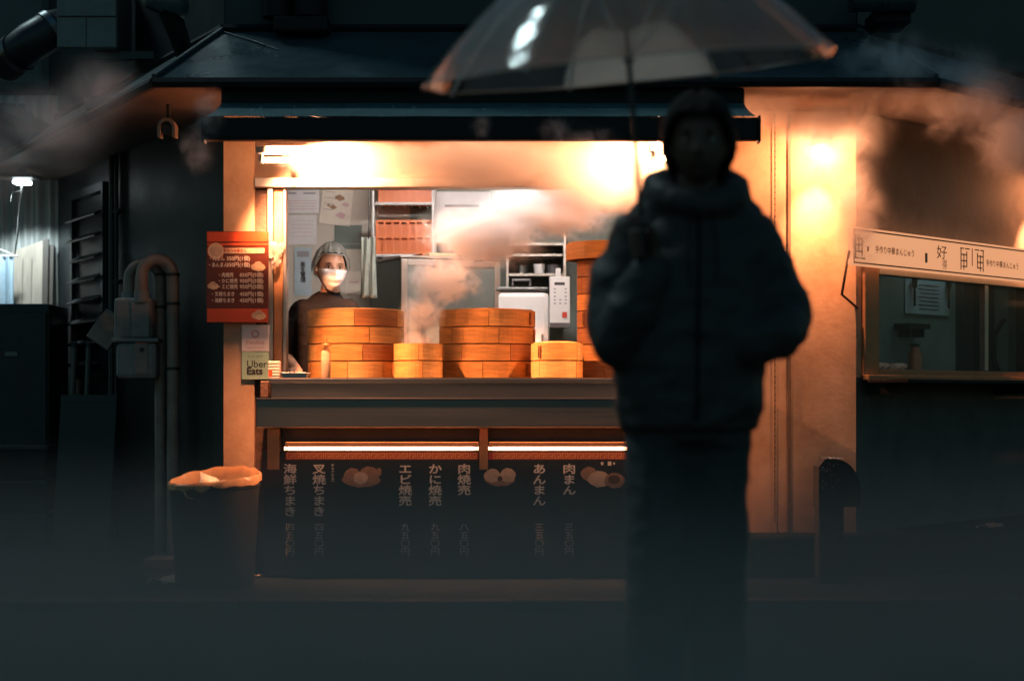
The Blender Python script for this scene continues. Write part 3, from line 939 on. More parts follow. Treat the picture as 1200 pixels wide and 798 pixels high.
bx('shelf_side', 'aluminium', t, at(660, 0, 1.95).x + .002, at(660, 0, 1.95).x + .017, 1.96, 2.198, 1.5, 1.86)
for px, hh, mm, lb in ((612, .05, 'steel_dull', 'short steel bowl on the wall shelf'), (632, .06, 'white_plastic', 'white cup on the wall shelf'), (648, .055, 'grey_plastic', 'dark tin on the wall shelf')):
    p = at(px, 322, 2.03)
    t = thing('shelf_container', lb, 'container', (p.x, 2.04, at(0, 322, 1.95).z + .0085))
    MB().lathe([(.001, 0), (.03, 0), (.034, hh), (.031, hh), (.028, .004), (.001, .004)], 14).build('cup', mm, t, smooth=True)

# papers on the back wall
def paper(px0, py0, px1, py1, y, label, m='paper', rot=0.0, lines=4, ink='ink_grey', cat='paper'):
    p0, p1 = at(px0, py1, y), at(px1, py0, y)
    w, h = p1.x - p0.x, p1.z - p0.z
    t = thing('notice_paper', label, cat, ((p0.x + p1.x)/2, y, (p0.z + p1.z)/2), rot=(0, R(rot), 0))
    bx('sheet', m, t, -w/2, w/2, 0, .003, -h/2, h/2)
    return t, w, h


yb = 2.19
t, w, h = paper(333, 219, 374, 250, yb, 'white notice sheet with grey lines, uppermost on the wall behind the worker')
for k, (u0, u1) in enumerate(((-.4, -.15), (.05, .4))):
    bx('print_line', 'ink_grey', t, w*u0, w*u1, -.001, -.0003, h*.22, h*.28)
for k in range(4):
    bx('print_line', 'ink_pink', t, -w*.4, w*.42, -.001, -.0003, h*(-.05 - k*.1), h*(-.03 - k*.1))
t, w, h = paper(337, 252, 371, 287, yb, 'plain white sheet pinned under the lined notice')
for k in range(5):
    bx('print_line', 'ink_pink', t, -w*.38, w*.38, -.001, -.0003, h*(.3 - k*.13), h*(.312 - k*.13))
t, w, h = paper(376, 221, 412, 264, yb, 'tilted poster with reddish food photos on the wall behind the worker', 'paper_cream', 6, cat='poster')
for k, (u, v, s) in enumerate(((.08, .25, .2), (.3, .08, .15), (-.1, -.02, .14), (.18, -.22, .2), (-.25, .02, .08))):
    MB().prism([(w*u + w*s*.8*math.cos(2*PI*i/12)*(1 + .25*math.sin(3*i + k)), h*v + h*s*.38*math.sin(2*PI*i/12)*(1 + .2*math.cos(2*i))) for i in range(12)], -.0012, -.0003).build('food_print', ('bun_shade', 'ink_pink')[k % 2], t)
for k in range(4): bx('print_line', 'ink_grey', t, -w*.42, -w*.08, -.001, -.0003, h*(.38 - k*.16), h*(.395 - k*.16))
t, w, h = paper(345, 290, 365, 346, yb, 'narrow blue notice with vertical lettering behind the worker', 'paper_blue')
letter('衛生管理', .034, 'ink', t, 0, -.001, h*.10, vertical=True, bold=.001)
bx('print_block', 'ink_grey', t, -w*.35, w*.35, -.001, -.0003, h*.3, h*.42)
t, w, h = paper(392, 264, 424, 292, yb, 'pale green card half hidden behind the hair net', 'interior_green')
bx('print_line', 'ink_grey', t, -w*.45, w*.45, -.001, -.0003, -h*.3, -h*.26)
t, w, h = paper(405, 318, 424, 345, yb, 'small cream card on the wall beside the worker', 'paper_cream')
bx('print_line', 'ink_pink', t, -w*.3, w*.3, -.001, -.0003, 0, h*.06)
t, w, h = paper(508, 225, 575, 285, yb, 'grey sheet on the back wall lost in the steam', 'paper')
bx('print_line', 'ink_grey', t, -w*.3, w*.3, -.001, -.0003, h*.2, h*.25)

# ================================================================== SIDE WINDOW AND ITS SIGN
def TR(name, label, cat, s, off, z, group=None):
    t = thing(name, label, cat, group=group)
    t.matrix_world = MR @ Matrix.Translation((s, off, z))
    return t


wdw = TR('serving_window', 'glazed serving window with an orange wooden frame in the plaster side wall', 'window', 0, 0, 0)
bx('frame_side', 'bronze_frame', wdw, .057, .20, -.02, .03, .987, 1.557, .006)
bx('frame_side', 'bronze_frame', wdw, 2.86, 2.998, -.02, .03, .987, 1.557, .006)
bx('frame_bottom', 'bronze_frame', wdw, .201, 2.859, -.018, .03, .987, 1.03, .005)
bx('frame_top', 'aluminium', wdw, .201, 2.859, -.018, .03, 1.515, 1.557, .005)
bx('sill', 'bronze_frame', wdw, .03, 3.02, -.06, -.0205, .972, .999, .004)
bx('mullion', 'aluminium', wdw, 1.38, 1.42, -.012, .025, 1.031, 1.514, .004)
bx('pane', 'glass_dark', wdw, .201, 1.379, .0, .004, 1.031, 1.514)
bx('pane', 'glass_dark', wdw, 1.421, 2.859, .008, .012, 1.031, 1.514)
bx('ledge', 'black_metal', wdw, .0, 3.05, -.30, -.0615, .955, .978, .006)
for s in (.1, 1.5, 2.9):
    bx('ledge_strut', 'black_metal', wdw, s, s + .02, -.20, -.003, .90, .954)
kt = TR('tube_lamp', 'dim greenish tube on the kitchen ceiling behind the serving window', 'lamp', 1.9, .40, 2.14)
MB().tube([(-.4, 0, 0), (.4, 0, 0)], .014, 10).build('tube', 'tube_kitchen', kt, smooth=True)
bx('housing', 'white_plastic', kt, -.43, .43, -.03, .03, .02, .058)
for nm, m, q in (('room_wall', 'room_teal', (.0, 2.42, .66, .70, .4, 2.2)), ('room_wall', 'dark_wall', (2.421, 4.6, .90, .94, .4, 2.2)),
                 ('room_wall', 'dark_wall', (.0, .04, .21, .659, .4, 2.2)), ('room_post', 'dark_metal', (2.30, 2.42, .60, .659, 1.0, 2.2)),
                 ('room_post', 'room_teal', (3.3, 3.42, .80, .899, 1.0, 2.2)), ('work_top', 'dark_wall', (.05, 4.6, .205, .89, .96, 1.0)), ('room_ceiling', 'dark_wall', (.0, 4.6, .201, .95, 2.2, 2.25))):
    MB().box(*q).xf(MR).build(nm, m, B)
t = TR('kitchen_notice', 'pale notice with lines of writing on the teal kitchen wall', 'notice', 1.93, .655, 1.385)
bx('sheet', 'paper_blue', t, -.27, .27, -.004, 0, 0, .22)
for k in range(7):
    bx('print_line', 'ink', t, -.10 - .02*(k % 2), .14, -.006, -.0045, .03 + k*.024, .035 + k*.024)
for s, nm in ((1.735, 'spatula'), (2.16, 'ladle')):
    t = TR('kitchen_' + nm, f'dark {nm} hanging in front of the kitchen notice', nm, s, .63, 1.43)
    MB().tube([(0, 0, 0), (0, 0, .13)], .008, 6).build('handle', 'black_metal', t)
    if nm == 'ladle': MB().ball((0, 0, .15), (.03, .012, .03), 10, 8).build('bowl', 'black_metal', t, smooth=True)
    else: MB().prism([(-.02, .11), (.02, .11), (.03, .17), (-.03, .17)], -.004, .004).build('blade', 'black_metal', t)
    MB().tube([(0, 0, .15), (0, .02, .20)], .002, 5).build('hook', 'steel', t)
t = TR('kitchen_shelf', 'dark little shelf under the kitchen notice', 'shelf', 1.66, .655, 1.29)
bx('board', 'black_metal', t, -.13, .13, -.10, -.001, 0, .03)
for s in (-.08, .08): bx('bracket', 'black_metal', t, s, s + .015, -.08, -.002, -.05, -.001)
t = TR('kitchen_bottle', 'brown bottle standing inside the serving window', 'bottle', 1.14, .30, 1.001)
MB().lathe([(.001, 0), (.04, 0), (.04, .12), (.025, .15), (.025, .17), (.001, .17)], 12).build('bottle_body', 'bronze_frame', t, smooth=True)
MB().lathe([(.027, .165), (.027, .185), (.001, .185)], 10).build('cap', 'ink', t)
for k in range(6):
    t = TR('bread_slice', 'pale flat bread slice lying in a row inside the serving window', 'bread', .52 + k*.095, .30 + .02*(k % 2), 1.001, group='bread slices inside the serving window')
    MB().ball((0, 0, .022), (.06, .045, .022), 12, 8).build('crumb', 'paper_cream', t, smooth=True)
    MB().ball((0, 0, .048), (.075, .05, .02), 12, 8).xf(Matrix.Rotation(R(-14), 4, 'Y')).build('crust', 'bun', t, smooth=True)
t = TR('kitchen_hose', 'curved dark hose hanging beside the pale post in the kitchen', 'hose', 2.75, .6, 1.001)
MB().tube([(.05, 0, .0), (-.05, 0, .12), (-.04, 0, .28), (.06, 0, .36), (.2, 0.05, .38)], .016, 8).build('hose_tube', 'black_metal', t, smooth=True)

sg = TR('window_sign', 'long cream sign board with dark Japanese lettering and lattice ornaments above the serving window', 'sign', -.23, -.12, 1.538)
L = 3.2; SH = .19
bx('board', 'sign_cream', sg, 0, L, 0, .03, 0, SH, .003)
for z0, z1 in ((.010, .017), (SH - .018, SH - .011)):
    bx('border_line', 'ink_brown', sg, .012, L - .02, -.002, -.0004, z0, z1)
bx('border_line', 'ink_brown', sg, .006, .0115, -.002, -.0004, .010, SH - .011)


def lattice(s, w, flip=1, up=1):
    q = MB()
    def bar(u0, u1, v0, v1):
        a_, b2 = (s + flip*w*u0, s + flip*w*u1)
        if up < 0: v0, v1 = 1 - v1, 1 - v0
        q.box(min(a_, b2), max(a_, b2), -.003, -.0006, .034 + .118*v0, .034 + .118*v1)
    bar(.05, .12, .0, 1); bar(.42, .48, .25, 1); bar(.78, .85, .15, .85)
    bar(.05, .85, .28, .33); bar(.05, .85, .56, .61); bar(.25, .85, .82, .87); bar(0, .45, 0, .05); bar(.6, 1.15, 0, .05)
    tag(q.build('lattice_ornament', 'ink_brown', sg))


lattice(.015, .085)
bx('red_seal', 'ink_red', sg, .135, .148, -.002, -.0005, .075, .10)
letter('手作り中華まんじゅう', .040, 'ink_brown', sg, .41, -.002, .075, bold=.0005)
letter('好', .078, 'ink_brown', sg, .90, -.002, .085, sx=1.5)
letter('得', .055, 'ink_brown', sg, .93, -.002, .030, sx=1.0)
bx('red_seal', 'bun', sg, .72, .745, -.002, -.0005, .05, .10)
lattice(1.105, .09, 1, -1)
bx('divider', 'ink_red', sg, 1.238, 1.245, -.002, -.0005, .06, .155)
lattice(1.375, .09, -1, -1)
letter('手作り中華まんじゅう', .040, 'ink_brown', sg, 1.60, -.002, .07, bold=.0005)
for s in (.25, 1.5, 2.9):
    MB().tube([(s, .031, .10), (s, .121, .06)], .010, 6).build('bracket', 'ink_brown', sg)
MB().tube([(-.010, .015, .07), (.06, .10, -.14), (.245, .121, -.20)], .007, 6).build('strut', 'ink_brown', sg)

# conduit and chain on the plaster wall
p = at(908, 0, .34)
t = thing('rain_chain', 'thin dark beaded chain hanging down the plaster wall', 'chain', (p.x, .335, .25))
q = MB()
for k in range(70): q.ball((0, 0, .02 + k*.030), .0042, 6, 5)
q.tube([(0, 0, .0), (0, 0, 2.085)], .0022, 5)
tag(q.build('beads', 'black_metal', t), kind='stuff')
p = at(925, 0, .34)
t = thing('wall_batten', 'thin vertical cover strip on the plaster wall', 'batten', (p.x, .35, .22))
bx('strip', 'plaster_trim', t, -.008, .008, -.012, -.0005, 0, 2.1, .002)

# ------------------------------------------------------------------ vent standing on the pavement
v = thing('vent_cowl', 'black curved vent cowl on a square post standing before the plaster wall', 'vent', (1.46, -.22, 0))
bx('post', 'black_metal', v, 0, .122, 0, .12, 0, .40, .006)
pts = [(-.002, .36), (-.002, .555), (.03, .594), (.09, .592)]
for k in range(9):
    an = PI/2 - PI/2*k/8
    pts.append((.085 + .112*math.cos(an), .435 + .155*math.sin(an)))
pts += [(.197, .365), (.124, .365)]
MB().prism(pts, -.02, .14).build('cowl', 'black_metal', v, bevel=.008)
bx('base_plate', 'black_metal', v, -.02, .142, -.02, .14, .0005, .012, .002)
q = MB(); rr = random.Random(3)
for k in range(46):
    yy = rr.uniform(-.015, .135)
    if rr.random() < .6: q.ball((rr.uniform(.03, .12), yy, .595), rr.uniform(.002, .004), 6, 4)
    else: q.ball((rr.uniform(.0, .1), -.021, rr.uniform(.45, .57)), rr.uniform(.0015, .003), 6, 4)
tag(q.build('rain_drops', 'droplet', v, smooth=True), kind='stuff')

# ------------------------------------------------------------------ waste bin
t = thing('waste_bin', 'black round waste bin with a plastic liner folded over its rim and paper inside', 'bin', (-1.40, -.32, 0))
MB().lathe([(.001, .0), (.175, .0), (.185, .02), (.207, .46), (.213, .465), (.213, .48), (.20, .48), (.195, .44), (.175, .04), (.001, .035)], 40).build('bin_body', 'bin_black', t, smooth=True)
q = MB(); N = 64
prof = [(.150, .30), (.185, .40), (.199, .475), (.209, .488), (.217, .478), (.2175, .452)]
for j in range(N):
    an = 2*PI*j/N
    lift = .018*math.cos(an) + .022 + .040*max(0, math.sin(an)) - .014*max(0, -math.sin(an))
    for i, (r_, z_) in enumerate(prof):
        wv = mnoise.noise(Vector((math.cos(an)*4, math.sin(an)*4, i*.6)))
        rr_ = r_ + .006*wv + .004*math.sin(an*17 + i)
        q.v.append(Vector((rr_*math.cos(an), rr_*math.sin(an), z_ + lift*(i/3 if i < 3 else 1) + .008*wv + (-.03*wv if i == 5 else 0))))
k_ = len(prof)
for j in range(N):
    for i in range(k_ - 1):
        q.f.append((j*k_+i, ((j+1) % N)*k_+i, ((j+1) % N)*k_+i+1, j*k_+i+1))
q.build('liner', 'liner', t, smooth=True)
for k, (x, y, rz, ry, sx_, sz_) in enumerate(((.02, -.02, .3, .55, .10, .07), (-.07, .05, 1.2, -.4, .09, .06), (.09, .06, 2.2, .3, .08, .06), (-.06, -.08, .5, .2, .1, .05), (.07, -.09, 2.6, .5, .07, .05))):
    w = thing('paper_scrap', ['folded cream paper leaning in the waste bin', 'crumpled orange wrapper in the waste bin', 'pale napkin in the waste bin', 'flattened brown carton in the waste bin', 'torn wrapper at the rim of the waste bin'][k], 'litter', (-1.40 + x, -.32 + y, .425 + .015*(k == 0)), rot=(ry, ry*.6, rz))
    q = MB()
    for i in range(6):
        for j in range(6):
            u, v_ = i/5 - .5, j/5 - .5
            q.v.append(Vector((u*2*sx_, v_*2*sx_, sz_*mnoise.noise(Vector((u*4 + k, v_*4, k))) + .03*abs(u))))
    for i in range(5):
        for j in range(5): q.f.append((i*6+j, (i+1)*6+j, (i+1)*6+j+1, i*6+j+1))
    o = q.build('sheet', ['poster_cream', 'orange_plastic', 'poster_cream', 'bun', 'bamboo'][k], w, smooth=True)
    s_ = o.modifiers.new('s', 'SOLIDIFY'); s_.thickness = .002
# litter on the pavement
for px, py, s, lb, m in ((198, 684, .10, 'flattened brown wrapper on the pavement beside the waste bin', 'bun'), (305, 676, .035, 'small crumpled orange wrapper at the foot of the menu board', 'bun'),
                         (1160, 655, .07, 'small scrap of brown paper on the step under the serving window', 'bun')):
    d = CAM_Z*FPX/(py - HORIZON); yy = CAM_Y + d
    z0 = 0.0
    if px > 1100: yy, z0 = .62, .2
    w = thing('litter_scrap', lb, 'litter', ((px - 600)*(yy - CAM_Y)/FPX, yy, z0 + .004), random.uniform(0, 1))
    q = MB()
    for i in range(7):
        for j in range(7):
            u, v_ = i/6 - .5, j/6 - .5
            q.v.append(Vector((u*2*s, v_*1.4*s, s*.35*(.5 + mnoise.noise(Vector((u*5 + px, v_*5, 0)))) + .001)))
    for i in range(6):
        for j in range(6): q.f.append((i*7+j, (i+1)*7+j, (i+1)*7+j+1, i*7+j+1))
    q.build('sheet', m, w, smooth=True)

# ================================================================== LEFT ALLEY
def arc_pipe(q, p0, top, p1, r, n=14):
    """inverted U pipe: up from p0, over, down to p1"""
    p0, p1 = Vector(p0), Vector(p1)
    c = (p0 + p1)/2; rad = (p1 - p0).xy.length/2
    ax = Vector(((p1 - p0).x, (p1 - p0).y, 0)).normalized()
    pts = [p0]
    for k in range(9):
        an = PI - PI*k/8
        pts.append(Vector((c.x, c.y, 0)) + ax*rad*math.cos(an) + Vector((0, 0, top - rad + rad*math.sin(an))))
    pts.append(p1)
    q.tube(pts, r, n)


gm = thing('gas_meter', 'grey gas meter with two curved pipes on the dark side wall', 'gas meter', (0, 0, 0))
ym = .80
def G(px, py, dy=0): return at(px, py, ym + dy)
a, b_ = G(133, 398), G(178, 349)
bx('meter_head', 'meter_grey', gm, a.x, b_.x, ym, ym + .16, a.z, b_.z, .02)
bx('meter_head_rib', 'meter_grey', gm, G(154, 0).x, G(176, 0).x, ym - .02, ym - .0005, a.z + .01, b_.z - .006, .012)
a, b_ = G(136, 444), G(184, 393)
bx('meter_body', 'meter_grey', gm, a.x, b_.x, ym - .012, ym + .15, a.z, G(0, 396).z - .022, .025)
bx('flange', 'meter_grey', gm, G(131, 0).x, G(187, 0).x, ym - .025, ym + .16, G(0, 397).z - .018, G(0, 395).z - .006, .006)
bx('dial_window', 'pipe_cream', gm, G(158, 0).x, G(174, 0).x, ym - .018, ym - .0125, G(0, 438).z, G(0, 402).z, .004)
MB().lathe([(.001, 0), (.013, 0), (.015, .006)], 12).xf(Matrix.Translation((G(167, 0).x, ym - .019, G(0, 410).z)) @ Matrix.Rotation(R(-90), 4, 'X')).build('dial', 'ink', gm)
bx('seal', 'ink_red', gm, G(161, 0).x, G(172, 0).x, ym - .02, ym - .0185, G(0, 403).z, G(0, 401).z)
q = MB(); arc_pipe(q, G(166, 352), G(0, 304).z, G(203, 690), .032)
pp = q.build('pipe', 'pipe_cream', gm, smooth=True)
for py in (356, 432, 322): MB().tube([G(203, py) + Vector((0, 0, -.008)), G(203, py) + Vector((0, 0, .008))], .037, 14).build('pipe_clamp', 'dark_metal', pp, smooth=True)
MB().tube([G(166, 350) + Vector((0, 0, -.02)), G(166, 345) + Vector((0, 0, .02))], .04, 14).build('union_nut', 'meter_grey', pp, smooth=True)
q = MB(); arc_pipe(q, G(151, 350, .12), G(0, 309, .12).z, G(188, 690, .12), .030)
pp = q.build('pipe', 'pipe_cream', gm, smooth=True)
for py in (360, 322): MB().tube([G(188, py, .12) + Vector((0, 0, -.008)), G(188, py, .12) + Vector((0, 0, .008))], .035, 14).build('pipe_clamp', 'dark_metal', pp, smooth=True)
MB().tube([G(151, 352, .12) + Vector((0, 0, -.02)), G(151, 347, .12) + Vector((0, 0, .02))], .038, 14).build('union_nut', 'meter_grey', pp, smooth=True)
# pale carton behind the meter
c = at(122, 390, 1.2)
t = thing('tilted_carton', 'tilted brown carton wedged behind the gas meter', 'box', (c.x, 1.2, c.z), rot=(0, R(35), R(10)))
bx('carton', 'pipe_cream', t, -.07, .07, 0, .1, -.07, .07, .004)
bx('flap', 'pipe_cream', t, -.07, .07, .03, .034, .071, .12)

def TL(name, label, cat, s, off, z, group=None):
    t = thing(name, label, cat, group=group)
    t.matrix_world = ML @ Matrix.Translation((s, off, z))
    return t


sh = TL('louvred_shutter', 'dark louvred shutter in the side wall behind the gas meter', 'shutter', -2.95, 0, 0)
bx('frame', 'dark_metal', sh, 0, .04, -.03, 0.003, 1.0, 2.2); bx('frame', 'dark_metal', sh, .74, .78, -.03, 0.003, 1.0, 2.2)
bx('frame', 'dark_metal', sh, .041, .739, -.03, 0.003, 2.15, 2.2); bx('frame', 'dark_metal', sh, .041, .739, -.03, 0.003, 1.0, 1.05)
for k in range(8):
    z = 1.10 + k*.132
    q = MB().box(.042, .738, -.045, .045, -.005, .005).xf(Matrix.Translation((0, -.03, z)) @ Matrix.Rotation(R(28), 4, 'X'))
    q.build('slat', 'dark_metal', sh)
cj = TL('conduit_pipe', 'thin dark conduit running up the side wall', 'pipe', -1.95, -.03, 0.001)
MB().tube([(0, 0, 0), (0, 0, 2.33)], .018, 10).build('pipe_run', 'dark_metal', cj, smooth=True)
MB().tube([(.09, 0, 0), (.09, 0, 2.33)], .013, 10).build('pipe_run', 'dark_metal', cj, smooth=True)
for k in range(5): bx('clip', 'dark_metal', cj, -.03, .13, -.004, .032, .3 + k*.42, .32 + k*.42)

# white security camera under the eave
c = at(196, 150, .1)
t = thing('security_camera', 'small pale security camera under the eave at the building corner', 'camera', (c.x, .1, c.z))
arch = [(-.045, -.05)] + [(-.045*math.cos(PI*k/10), .0 + .045*math.sin(PI*k/10)) for k in range(11)] + [(.045, -.05), (.028, -.05)] + [(.028*math.cos(PI*k/10), .028*math.sin(PI*k/10)) for k in range(11)] + [(-.028, -.05)]
MB().prism(arch, -.03, .05).build('hood', 'pipe_cream', t, bevel=.003)
MB().tube([(0, -.02, -.01), (0, .05, -.01)], .026, 14).build('lens_barrel', 'ink', t, smooth=True)
MB().tube([(0, .03, .045), (0, .03, 2.334 - c.z)], .010, 8).build('mount', 'dark_metal', t)

# corrugated fence, boards, lamp, cabinet
fy = 3.35
t = thing('corrugated_fence', 'pale corrugated metal fence lit by a white lamp in the alley', 'fence', (0, fy, 0))
for k in range(4):
    q = MB(); x0 = -4.6 + k*.40
    n_ = 26
    for i in range(n_ + 1):
        xx = x0 + .398*i/n_; yy = .012*math.sin(i*PI/2.6*1.0) + (.004 if k % 2 else 0)
        for zz in (.02, 2.9): q.v.append(Vector((xx, yy, zz)))
    for i in range(n_): q.f.append((i*2, i*2+2, i*2+3, i*2+1))
    q.build('sheet', 'corrugated', t, smooth=True)
bx('rail', 'timber_dark', t, -4.6, -3.05, .02, .06, 2.0, 2.06)
for k, (px0, px1, pt0, pt1, m, lb) in enumerate(((8, 44, 292, 279, 'timber_board', 'wide pale plywood board leaning against the corrugated fence'), (44.5, 50.5, 278, 277, 'timber_dark', 'narrow dark plank leaning beside the plywood board'), (52.5, 56.5, 284, 284, 'timber_dark', 'shorter dark batten leaning next to the narrow plank'))):
    y0 = 3.12
    a, b_ = at(px0, pt0, y0), at(px1, pt1, y0)
    t = thing('leaning_board', lb, 'board', ((a.x + b_.x)/2, y0 + .02, 0), rot=(R(-4), 0, 0))
    w2 = (b_.x - a.x)/2
    MB().prism([(-w2, 0.002), (w2, 0.002), (w2, b_.z), (-w2, a.z)], -.012, .012).build('plank', m, t)
    if k == 0:
        for xx in (-.03, .03): bx('groove_strip', 'timber_dark', t, xx - .002, xx + .002, -.0135, -.0125, .1, a.z - .05)
t = thing('plastic_sheet', 'pale blue plastic sheet hanging by the plywood board', 'sheet', at(6, 300, 3.05))
q = MB()
for i in range(10):
    for zz in (0, -.7): q.v.append(Vector(((i/9 - .5)*.12, .015*math.sin(i*1.9), zz)))
for i in range(9): q.f.append((i*2, i*2+2, i*2+3, i*2+1))
q.build('film', 'paper_blue', t, smooth=True)
MB().tube([(-.08, 0, .0), (.08, 0, .0)], .008, 6).build('rod', 'white_plastic', t)
c = at(26, 214, 2.75)
al = thing('alley_lamp', 'white lamp under a dark hood in the alley with its cable hanging', 'lamp', (c.x, 2.75, c.z))
bx('lens', 'alley_lens', al, -.05, .05, -.05, .05, -.012, .012, .004)
bx('hood', 'dark_metal', al, -.14, .10, -.12, .10, .02, .05, .006)
bx('stem', 'dark_metal', al, -.02, .02, -.02, .02, .051, .50)
ld = bpy.data.lights.new('lamp_light', 'SPOT'); ld.energy = 32; ld.color = (.80, .95, 1.0); ld.spot_size = R(86); ld.spot_blend = .35; ld.shadow_soft_size = .04
lo = bpy.data.objects.new('lamp_light', ld); COL.objects.link(lo); lo.parent = al; lo.location = (-.10, 0, -.03); lo.rotation_euler = (R(28), R(-4), 0)
cb = thing('lamp_cable', 'white cable hanging from the alley lamp', 'cable', (c.x, 2.74, c.z))
def CC(px, py): return at(px, py, 2.72) - Vector((c.x, 2.74, c.z))
MB().tube([Vector((0, 0, -.0125)), CC(24, 232), CC(22, 255), CC(20, 278), CC(17, 299), CC(8, 296), CC(-8, 290)], .006, 8).build('cable_run', 'cable_white', cb, smooth=True)
MB().tube([CC(24, 224), CC(14, 226), CC(13, 236)], .004, 6).build('cable_tail', 'cable_white', cb, smooth=True)
t = thing('metal_cabinet', 'dark metal cabinet standing in the alley before the boards', 'cabinet', (at(22, 0, 2.45).x, 2.45, 0))
bx('body', 'dark_metal', t, -.22, .19, 0, .5, .06, at(0, 356, 2.45).z, .01)
bx('door', 'dark_metal', t, -.21, .175, -.018, -.0005, .12, at(0, 366, 2.45).z, .005)
bx('handle', 'steel_dull', t, -.08, .0, -.03, -.0185, at(0, 418, 2.45).z, at(0, 412, 2.45).z, .003)
bx('plinth', 'black_metal', t, -.2, .17, .02, .48, .001, .059)
for k in range(3):
    t = thing('stacked_crate', ['black crate on the alley ground, lowest of its stack', 'black crate in the middle of its stack in the alley', 'black crate on top of its stack before the cabinet'][k], 'crate', (at(14, 0, 1.95).x, 1.95, .002 + k*.2))
    bx('crate_body', 'black_metal', t, -.26, .2, .01, .36, 0, .165, .01)
    bx('rim', 'dark_metal', t, -.27, .21, 0, .37, .166, .19, .005)
for px in (79, 96):
    p = at(px, 0, 2.1)
    t = thing('leaning_pole', 'thin grey pole leaning in the alley next to the ' + ('metal cabinet' if px < 90 else 'dark flat panel'), 'pole', (p.x, 2.1, .001), rot=(0, R(2), 0), group='poles leaning in the alley')
    MB().tube([(0, 0, 0), (0, 0, 1.2)], .018, 8).build('shaft', 'steel_dull', t, smooth=True)
    MB().lathe([(.019, 1.18), (.021, 1.21), (.001, 1.22)], 8).build('end_cap', 'ink', t)
p = at(92, 0, 1.7)
t = thing('plywood_sheet', 'dark flat panel propped low against the side wall', 'panel', (p.x, 1.7, .001), rot=(R(-6), 0, R(-20)))
bx('board', 'dark_cladding', t, -.18, .2, 0, .02, 0, .9)
bx('edge_strip', 'dark_metal', t, -.18, .2, -.004, -.0005, .86, .9)

# ------------------------------------------------------------------ things high on the walls
a, b_ = at(66, 57, 1.35), at(137, -30, 1.35)
t = thing('wall_unit', 'grey boxy ventilation unit mounted high on the side wall', 'ventilation unit', (a.x, 1.35, a.z))
w = b_.x - a.x; h = b_.z - a.z
zs = at(0, 20, 1.35).z - a.z
bx('case', 'meter_grey', t, 0, w, .012, .42, 0, h, .01)
bx('panel', 'meter_grey', t, .004, w*.49, 0, .0115, .006, zs - .004, .004)
bx('panel', 'meter_grey', t, w*.5, w - .004, 0, .0115, .006, zs - .004, .004)
bx('panel', 'meter_grey', t, .004, w - .004, -.004, .0115, zs + .002, h - .01, .004)
bx('bracket', 'dark_metal', t, w*.6, w + .5, .08, .12, -.045, -.001)
c = at(40, 60, 2.0)
t = thing('round_duct', 'dark round duct bending along the alley wall high up', 'duct', c)
MB().tube([(-.20, .1, -.05), (-.09, 0, -.01), (.0, -.03, .05), (.10, 0, .12), (.16, .15, .17), (.2, .5, .2)], [.12, .12, .12, .12, .12, .12], 18).build('duct_run', 'dark_metal', t, smooth=True)
for k, (q0, q1) in enumerate((((-.11, .015, -.018), (-.08, -.008, -.003)), ((.085, -.005, .108), (.115, .01, .13)))):
    MB().tube([q0, q1], .127, 18).build('duct_collar', 'steel', t, smooth=True)
c = at(192, 10, .10)
t = thing('vent_hood', 'glossy dark round vent hood high on the building corner', 'vent', c)
MB().lathe([(.001, .135), (.05, .128), (.09, .10), (.115, .05), (.118, .0), (.105, -.02), (.10, -.01), (.001, .0)], 28).xf(Matrix.Rotation(R(18), 4, 'Y')).build('dome', 'roof_sheet', t, smooth=True)
MB().tube([(.02, .03, -.005), (.06, .06, -.12), (.075, .15, -.2), (.08, .42, -.2)], [.055, .05, .045, .045], 14).build('neck', 'black_metal', t, smooth=True)
a, b_ = at(1000, 6, .05), at(1068, 6, .05)
t = thing('rolled_blind', 'teal metal cylinder fixed high above the side window', 'duct', ((a.x + b_.x)/2, .05, a.z + .05))
h = (b_.x - a.x)/2
MB().tube([(-h, 0, 0), (h, 0, 0)], .085, 20).build('barrel', 'roof_sheet', t, smooth=True)
for s in (-h, 0.0, h):
    MB().tube([(s - .012, 0, 0), (s + .012, 0, 0)], .09, 20).build('band', 'steel', t, smooth=True)
bx('bracket', 'black_metal', t, -h*.2, h*1.05, .03, .31, -.13, -.06, .008)
# dark neighbouring buildings closing the alley and the street
for nm, lb, x0, x1, y0, y1, z1 in (('neighbour_building', 'dark neighbouring house behind the alley fence', -9, -2.6, 5.0, 9, 7), ('neighbour_building', 'dark tall house behind the stall building', -2.4, 9, 6.2, 10, 8)):
    t = thing(nm, lb, 'building', ((x0 + x1)/2, y0, 0))
    hw = (x1 - x0)/2
    bx('wall', 'upper_wall', t, -hw, hw, 0, y1 - y0, 0, z1)
    bx('roof', 'roof_sheet', t, -hw - .1, hw + .1, -.2, y1 - y0 + .1, z1 + .001, z1 + .15)
    for k in range(3):
        xx = -hw + (k + .6)*hw*.6
        o = bx('window', 'dark_metal', t, xx - .5, xx + .5, -.03, -.001, 3.2, 4.4)
        bx('pane', 'glass_dark', o, xx - .44, xx + .44, -.036, -.031, 3.26, 4.34)
bx_ = MB().box(-3.9, -2.95, 1.9, 3.6, 2.55, 2.62)
t = thing('alley_canopy', 'dark flat canopy over the alley lamp', 'canopy', (0, 0, 0))
bx_.build('deck', 'dark_wall', t)
for xx in (-3.86,): MB().tube([(xx, 1.95, 0.001), (xx, 1.95, 2.549)], .025, 8).build('post', 'dark_metal', t)

